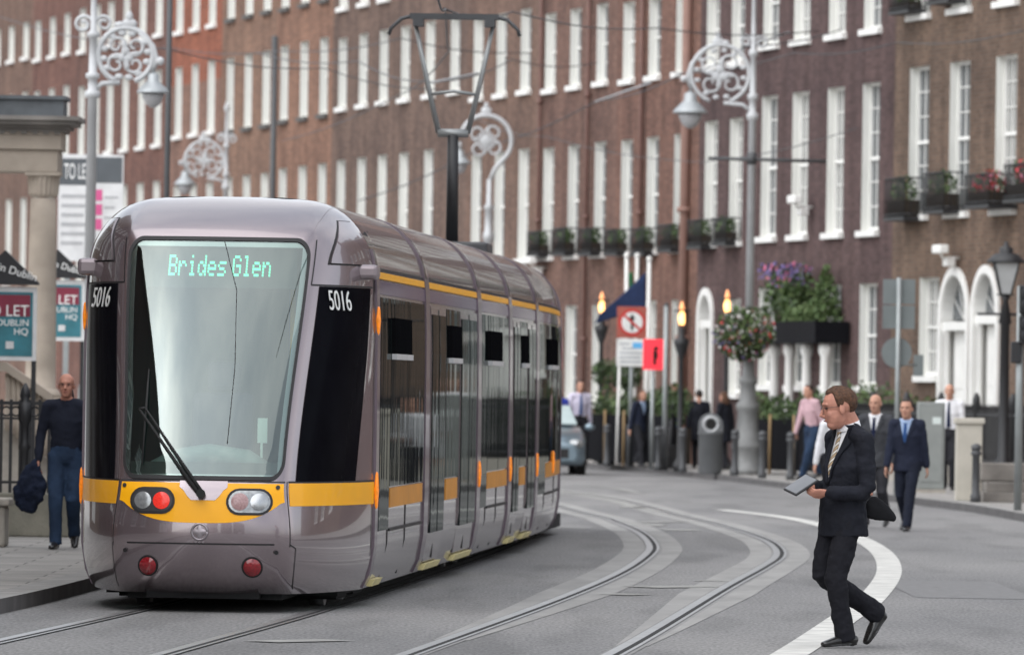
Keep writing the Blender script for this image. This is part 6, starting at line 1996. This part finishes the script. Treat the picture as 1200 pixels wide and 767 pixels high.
p = spot(-30, 100)
root = thing('stone_staircase', 'sandstone staircase with sloping balustrade left of the portico column', 'staircase', p)
hz = zat(8, 424, 100) - KZ
dx = spot(62, 100).x - p.x; zl_ = zat(62, 462, 100) - KZ; x0 = spot(6, 100).x - p.x
mb = MB(); mb.prism([(x0 - 1, hz), (x0, hz), (dx, zl_), (dx, zl_ - .12), (x0, hz - .12), (x0 - 1, hz - .12)], -.12, .12); mb.build('handrail', sand, root)
mb = MB()
for k in range(9):
    x = x0 + (dx - x0) * (k + .5) / 9; zz = hz + (zl_ - hz) * (k + .5) / 9 - .12
    mb.lathe([(.04, zz - .75), (.055, zz - .5), (.035, zz - .25), (.045, zz)], (x, 0, 0), 8)
mb.build('balusters', sand, root)
for k in range(7):
    mb = MB(); xa = x0 - 1 + k * .27; mb.box((x0 - 1.2, .14 + .001 * k, .18 * (6 - k)), (xa + .9, 2.2, .18 * (7 - k) - .003)); mb.build('step', stone, root)

pl = GB(30, 628); d = pl.y
root = thing('iron_railing', 'black iron railing with finials on a mossy stone plinth at the left', 'railing', Vector((spot(-60, d).x, d, KZ)))
L = spot(92, d).x - spot(-60, d).x
zp, zr_ = zat(30, 577, d) - KZ, zat(30, 470, d) - KZ
mossy = mat('mossy_stone', (.20, .19, .155), .95, var=.35, scale=3, bump=.3, bscale=30)
mb = MB(); mb.box((0, -.16, 0), (L, .16, zp), 0, None, .02); mb.build('plinth', mossy, root)
mb = MB(); mb.box((0, -.022, zr_ - .04), (L, .022, zr_)); mb.box((0, -.02, zp + .10), (L, .02, zp + .13)); mb.box((0, -.02, zr_ - .2), (L, .02, zr_ - .175)); mb.build('rail', black_iron, root)
mb = MB()
for i in range(int(L / .105)):
    x = .05 + i * .105; mb.box((x - .017, -.017, zp), (x + .017, .017, zr_ + .02))
    mb.tube([(x + .052 + .05 * cos(t), 0, zr_ - .11 + .05 * sin(t)) for t in [2 * pi * k / 10 for k in range(11)]], .011, 4)
mb.build('bars', black_iron, root)
for px in (-20, 29, 80):
    x = spot(px, d).x - spot(-60, d).x
    mb = MB(); mb.lathe([(.075, zp), (.075, zp + .08), (.05, zp + .12), (.045, zp + .45), (.07, zp + .5), (.045, zp + .55), (.045, zr_ - .25), (.075, zr_ - .2), (.075, zr_ - .02), (.04, zr_ + .0), (.06, zr_ + .06), (.05, zr_ + .12), (.012, zr_ + .20)], (x, 0, 0), 12); mb.build('standard', black_iron, root)
p = GB(-8, 640)
root = thing('stone_block', 'low stone gate block at the left edge of the picture', 'stone block', p)
mb = MB(); mb.box((-.5, -.3, 0), (.14, .3, .42), 0, None, .03); mb.build('block', stone, root)
mb = MB(); mb.box((-.55, -.34, .422), (.18, .34, .50), 0, None, .02); mb.build('cap', stone, root)

teal = mat('board_teal', (.035, .17, .21), .55, var=.25, scale=4)
maroon = mat('board_maroon', (.20, .02, .045), .55)
board_white = mat('board_white', (.66, .66, .66), .5)
def letting(label, pxl, pxr, pyt, pyb, apex_dx, d, postpx, sc):
    c = spot((pxl + pxr) / 2, d)
    root = thing('letting_board', label, 'sign board', c)
    z = lambda py: zat((pxl + pxr) / 2, py, d) - KZ
    w = (pxr - pxl) / F * d / 2
    zt, zb = z(pyt), z(pyb)
    mb = MB(); mb.box((-w, -.03, zb), (w, .03, zt)); o = mb.build('board', board_white, root)
    mb = MB(); mb.box((-w * .88, -.036, zb + .06 * sc), (w * .88, -.031, zt - .07 * sc)); f = mb.build('teal_field', teal, o)
    mb = MB(); mb.box((-w * .80, -.041, zt - (zt - zb) * .40), (w * .80, -.037, zt - .11 * sc)); mb.build('maroon_field', maroon, f)
    k = (zt - zb) / 1.0
    text_obj('lettering', 'TO LET', .22 * k, num_white, f, Matrix.Translation((0, -.046, zt - (zt - zb) * .33)) @ UP, .002, .92)
    text_obj('lettering', 'IN DUBLIN', .125 * k, num_white, f, Matrix.Translation((.03, -.046, zt - (zt - zb) * .49)) @ UP, .002)
    text_obj('lettering', 'HQ', .13 * k, num_white, f, Matrix.Translation((w * .52, -.046, zt - (zt - zb) * .61)) @ UP, .002)
    mb = MB(); mb.box((w * .05, -.045, zt - (zt - zb) * .84), (w * .3, -.041, zt - (zt - zb) * .74)); mb.build('pale_patch', board_white, f)
    # black gabled hood
    mb = MB(); mb.prism([(-w * 1.05, zt + .03), (w * 1.05, zt + .03), (w * 1.05, zt + .06), (apex_dx, zt + .50 * k), (-w * 1.05, zt + .06)], -.10, .10); hd2 = mb.build('gable_hood', black_iron, root)
    text_obj('lettering', 'in Dublin', .15 * k, num_white, hd2, Matrix.Translation((w * .40, -.105, zt + .20 * k)) @ Matrix.Rotation(radians(16), 4, 'Y') @ UP, .002)
    for x in (-w * .93, w * .93):
        mb = MB(); mb.box((x - .03, -.02, 0), (x + .03, .02, zb)); mb.build('post', black_iron, root)
letting('nearer letting board with maroon and teal field and black gabled hood', -34, 41, 336, 422, 0, 97, 38, .9)
letting('farther letting board with maroon and teal field, half behind the column', 33, 97, 328, 399, 0, 117, 95, 1)

d = 140; c = spot(102, d)
root = thing('letting_billboard', 'large white billboard with dark TO LET header behind the portico', 'billboard', c)
z = lambda py: zat(102, py, d) - KZ
w = 38 / F * d
mb = MB(); mb.box((-w, -.04, z(306)), (w, .04, z(181))); o = mb.build('panel', board_white, root)
mb = MB(); mb.box((-w * .97, -.046, z(217)), (w * .02, -.041, z(186))); mb.box((w * .06, -.046, z(214)), (w * .96, -.041, z(184))); h_ = mb.build('dark_header', mat('header_slate', (.09, .10, .11), .6), o)
text_obj('lettering', 'TO LET', .40, num_white, h_, Matrix.Translation((-w * .42, -.050, z(202))) @ UP, .002, .37)
mb = MB()
for k in range(6):
    mb.box((-w * .9, -.046, z(232 + 11 * k)), (w * (.02 - .12 * (k % 3)), -.041, z(228 + 11 * k)))
    if k < 5: mb.box((w * .42, -.046, z(232 + 12 * k)), (w * (.85 - .1 * (k % 2)), -.041, z(229.5 + 12 * k)))
mb.build('faint_lines', mat('print_pale', (.40, .40, .41), .8), o)
mb = MB()
for k in range(3): mb.box((w * .14, -.046, z(235 + 17 * k)), (w * .36, -.041, z(222 + 17 * k)))
mb.build('pink_squares', mat('print_pink', (.62, .10, .26), .6), o)
for x in (-w * .7, w * .7):
    mb = MB(); mb.box((x - .05, .045, 0), (x + .05, .14, z(190))); mb.build('post', galv, root)

# ------------------------------------------------------------------ overhead line: poles and wires
for px, d, r, lab in ((191, 129, .048, 'thin dark overhead line pole above the left half of the tram roof'), (315, 216, .085, 'thin dark overhead line pole right of the small distant lamp')):
    p = spot(px, d)
    root = thing('line_pole', lab, 'pole', p)
    pole(root, 11.5, r, dark_grey); mb = MB(); mb.lathe([(r * 2, 0), (r * 2, .3), (r, .4)], (0, 0, 0), 12); mb.build('foot', dark_grey, root)
wire_m = mat('wire_dark', (.055, .055, .06), .5)
insul = mat('insulator_grey', (.42, .44, .46), .5)
def wire(label, pts, r=.013, ins=()):
    pts = [P(*p) for p in pts]
    out = []
    for i in range(len(pts) - 1):
        for k in range(8):
            t = k / 8; q = mix(pts[i], pts[i + 1], t); q.z -= .12 * sin(pi * t); out.append(q)
    out.append(pts[-1])
    root = thing('overhead_wire', label, 'wire', (0, 0, 0), 0, 'overhead tram wires')
    mb = MB(); mb.tube(out, r, 5); mb.build('cable', wire_m, root)
    for a, b_ in ins:
        mb = MB(); mb.tube([P(*a), P(*b_)], .022, 6); mb.build('insulator', insul, root)
wire('thin overhead wire from the pantograph head to the plum house', [(520, 10, 90), (600, 14, 120), (770, 33, 150), (960, 36, 160)])
wire('overhead span wire with grey insulators reaching the big lamp head', [(420, 235, 200), (560, 175, 190), (700, 118, 180), (800, 86, 168), (872, 55, 159), (1010, 26, 170)], .016, [((698, 119, 180), (762, 97, 172.6)), ((868, 57, 159.2), (925, 38, 163.5))])
wire('overhead wire sloping across the brown house to the top of the plum house', [(1199, 36, 150), (1050, 50, 160), (930, 62, 165), (790, 86, 180)])
wire('overhead wire running left from the pantograph frame', [(300, 62, 170), (420, 72, 160), (505, 96, 150), (600, 70, 165), (700, 74, 180)], .013, [((505, 97, 150), (560, 86, 157))])
wire('overhead wire crossing the red topped house', [(190, 55, 190), (330, 60, 180), (470, 45, 170), (620, 62, 175)])
wire('overhead wire across the deep red houses', [(0, 20, 200), (196, 58, 129), (380, 80, 150), (520, 105, 150)], .011)
wire('contact wire touching the pantograph head', [(508, -30, 60), (522, 11, 90), (526, 60, 120), (470, 110, 160), (330, 165, 220)], .012)
wire('overhead span wire from the lower plum house to the swan-neck lamp', [(1005, 150, 165), (820, 190, 175), (640, 160, 190), (560, 140, 200)], .011)
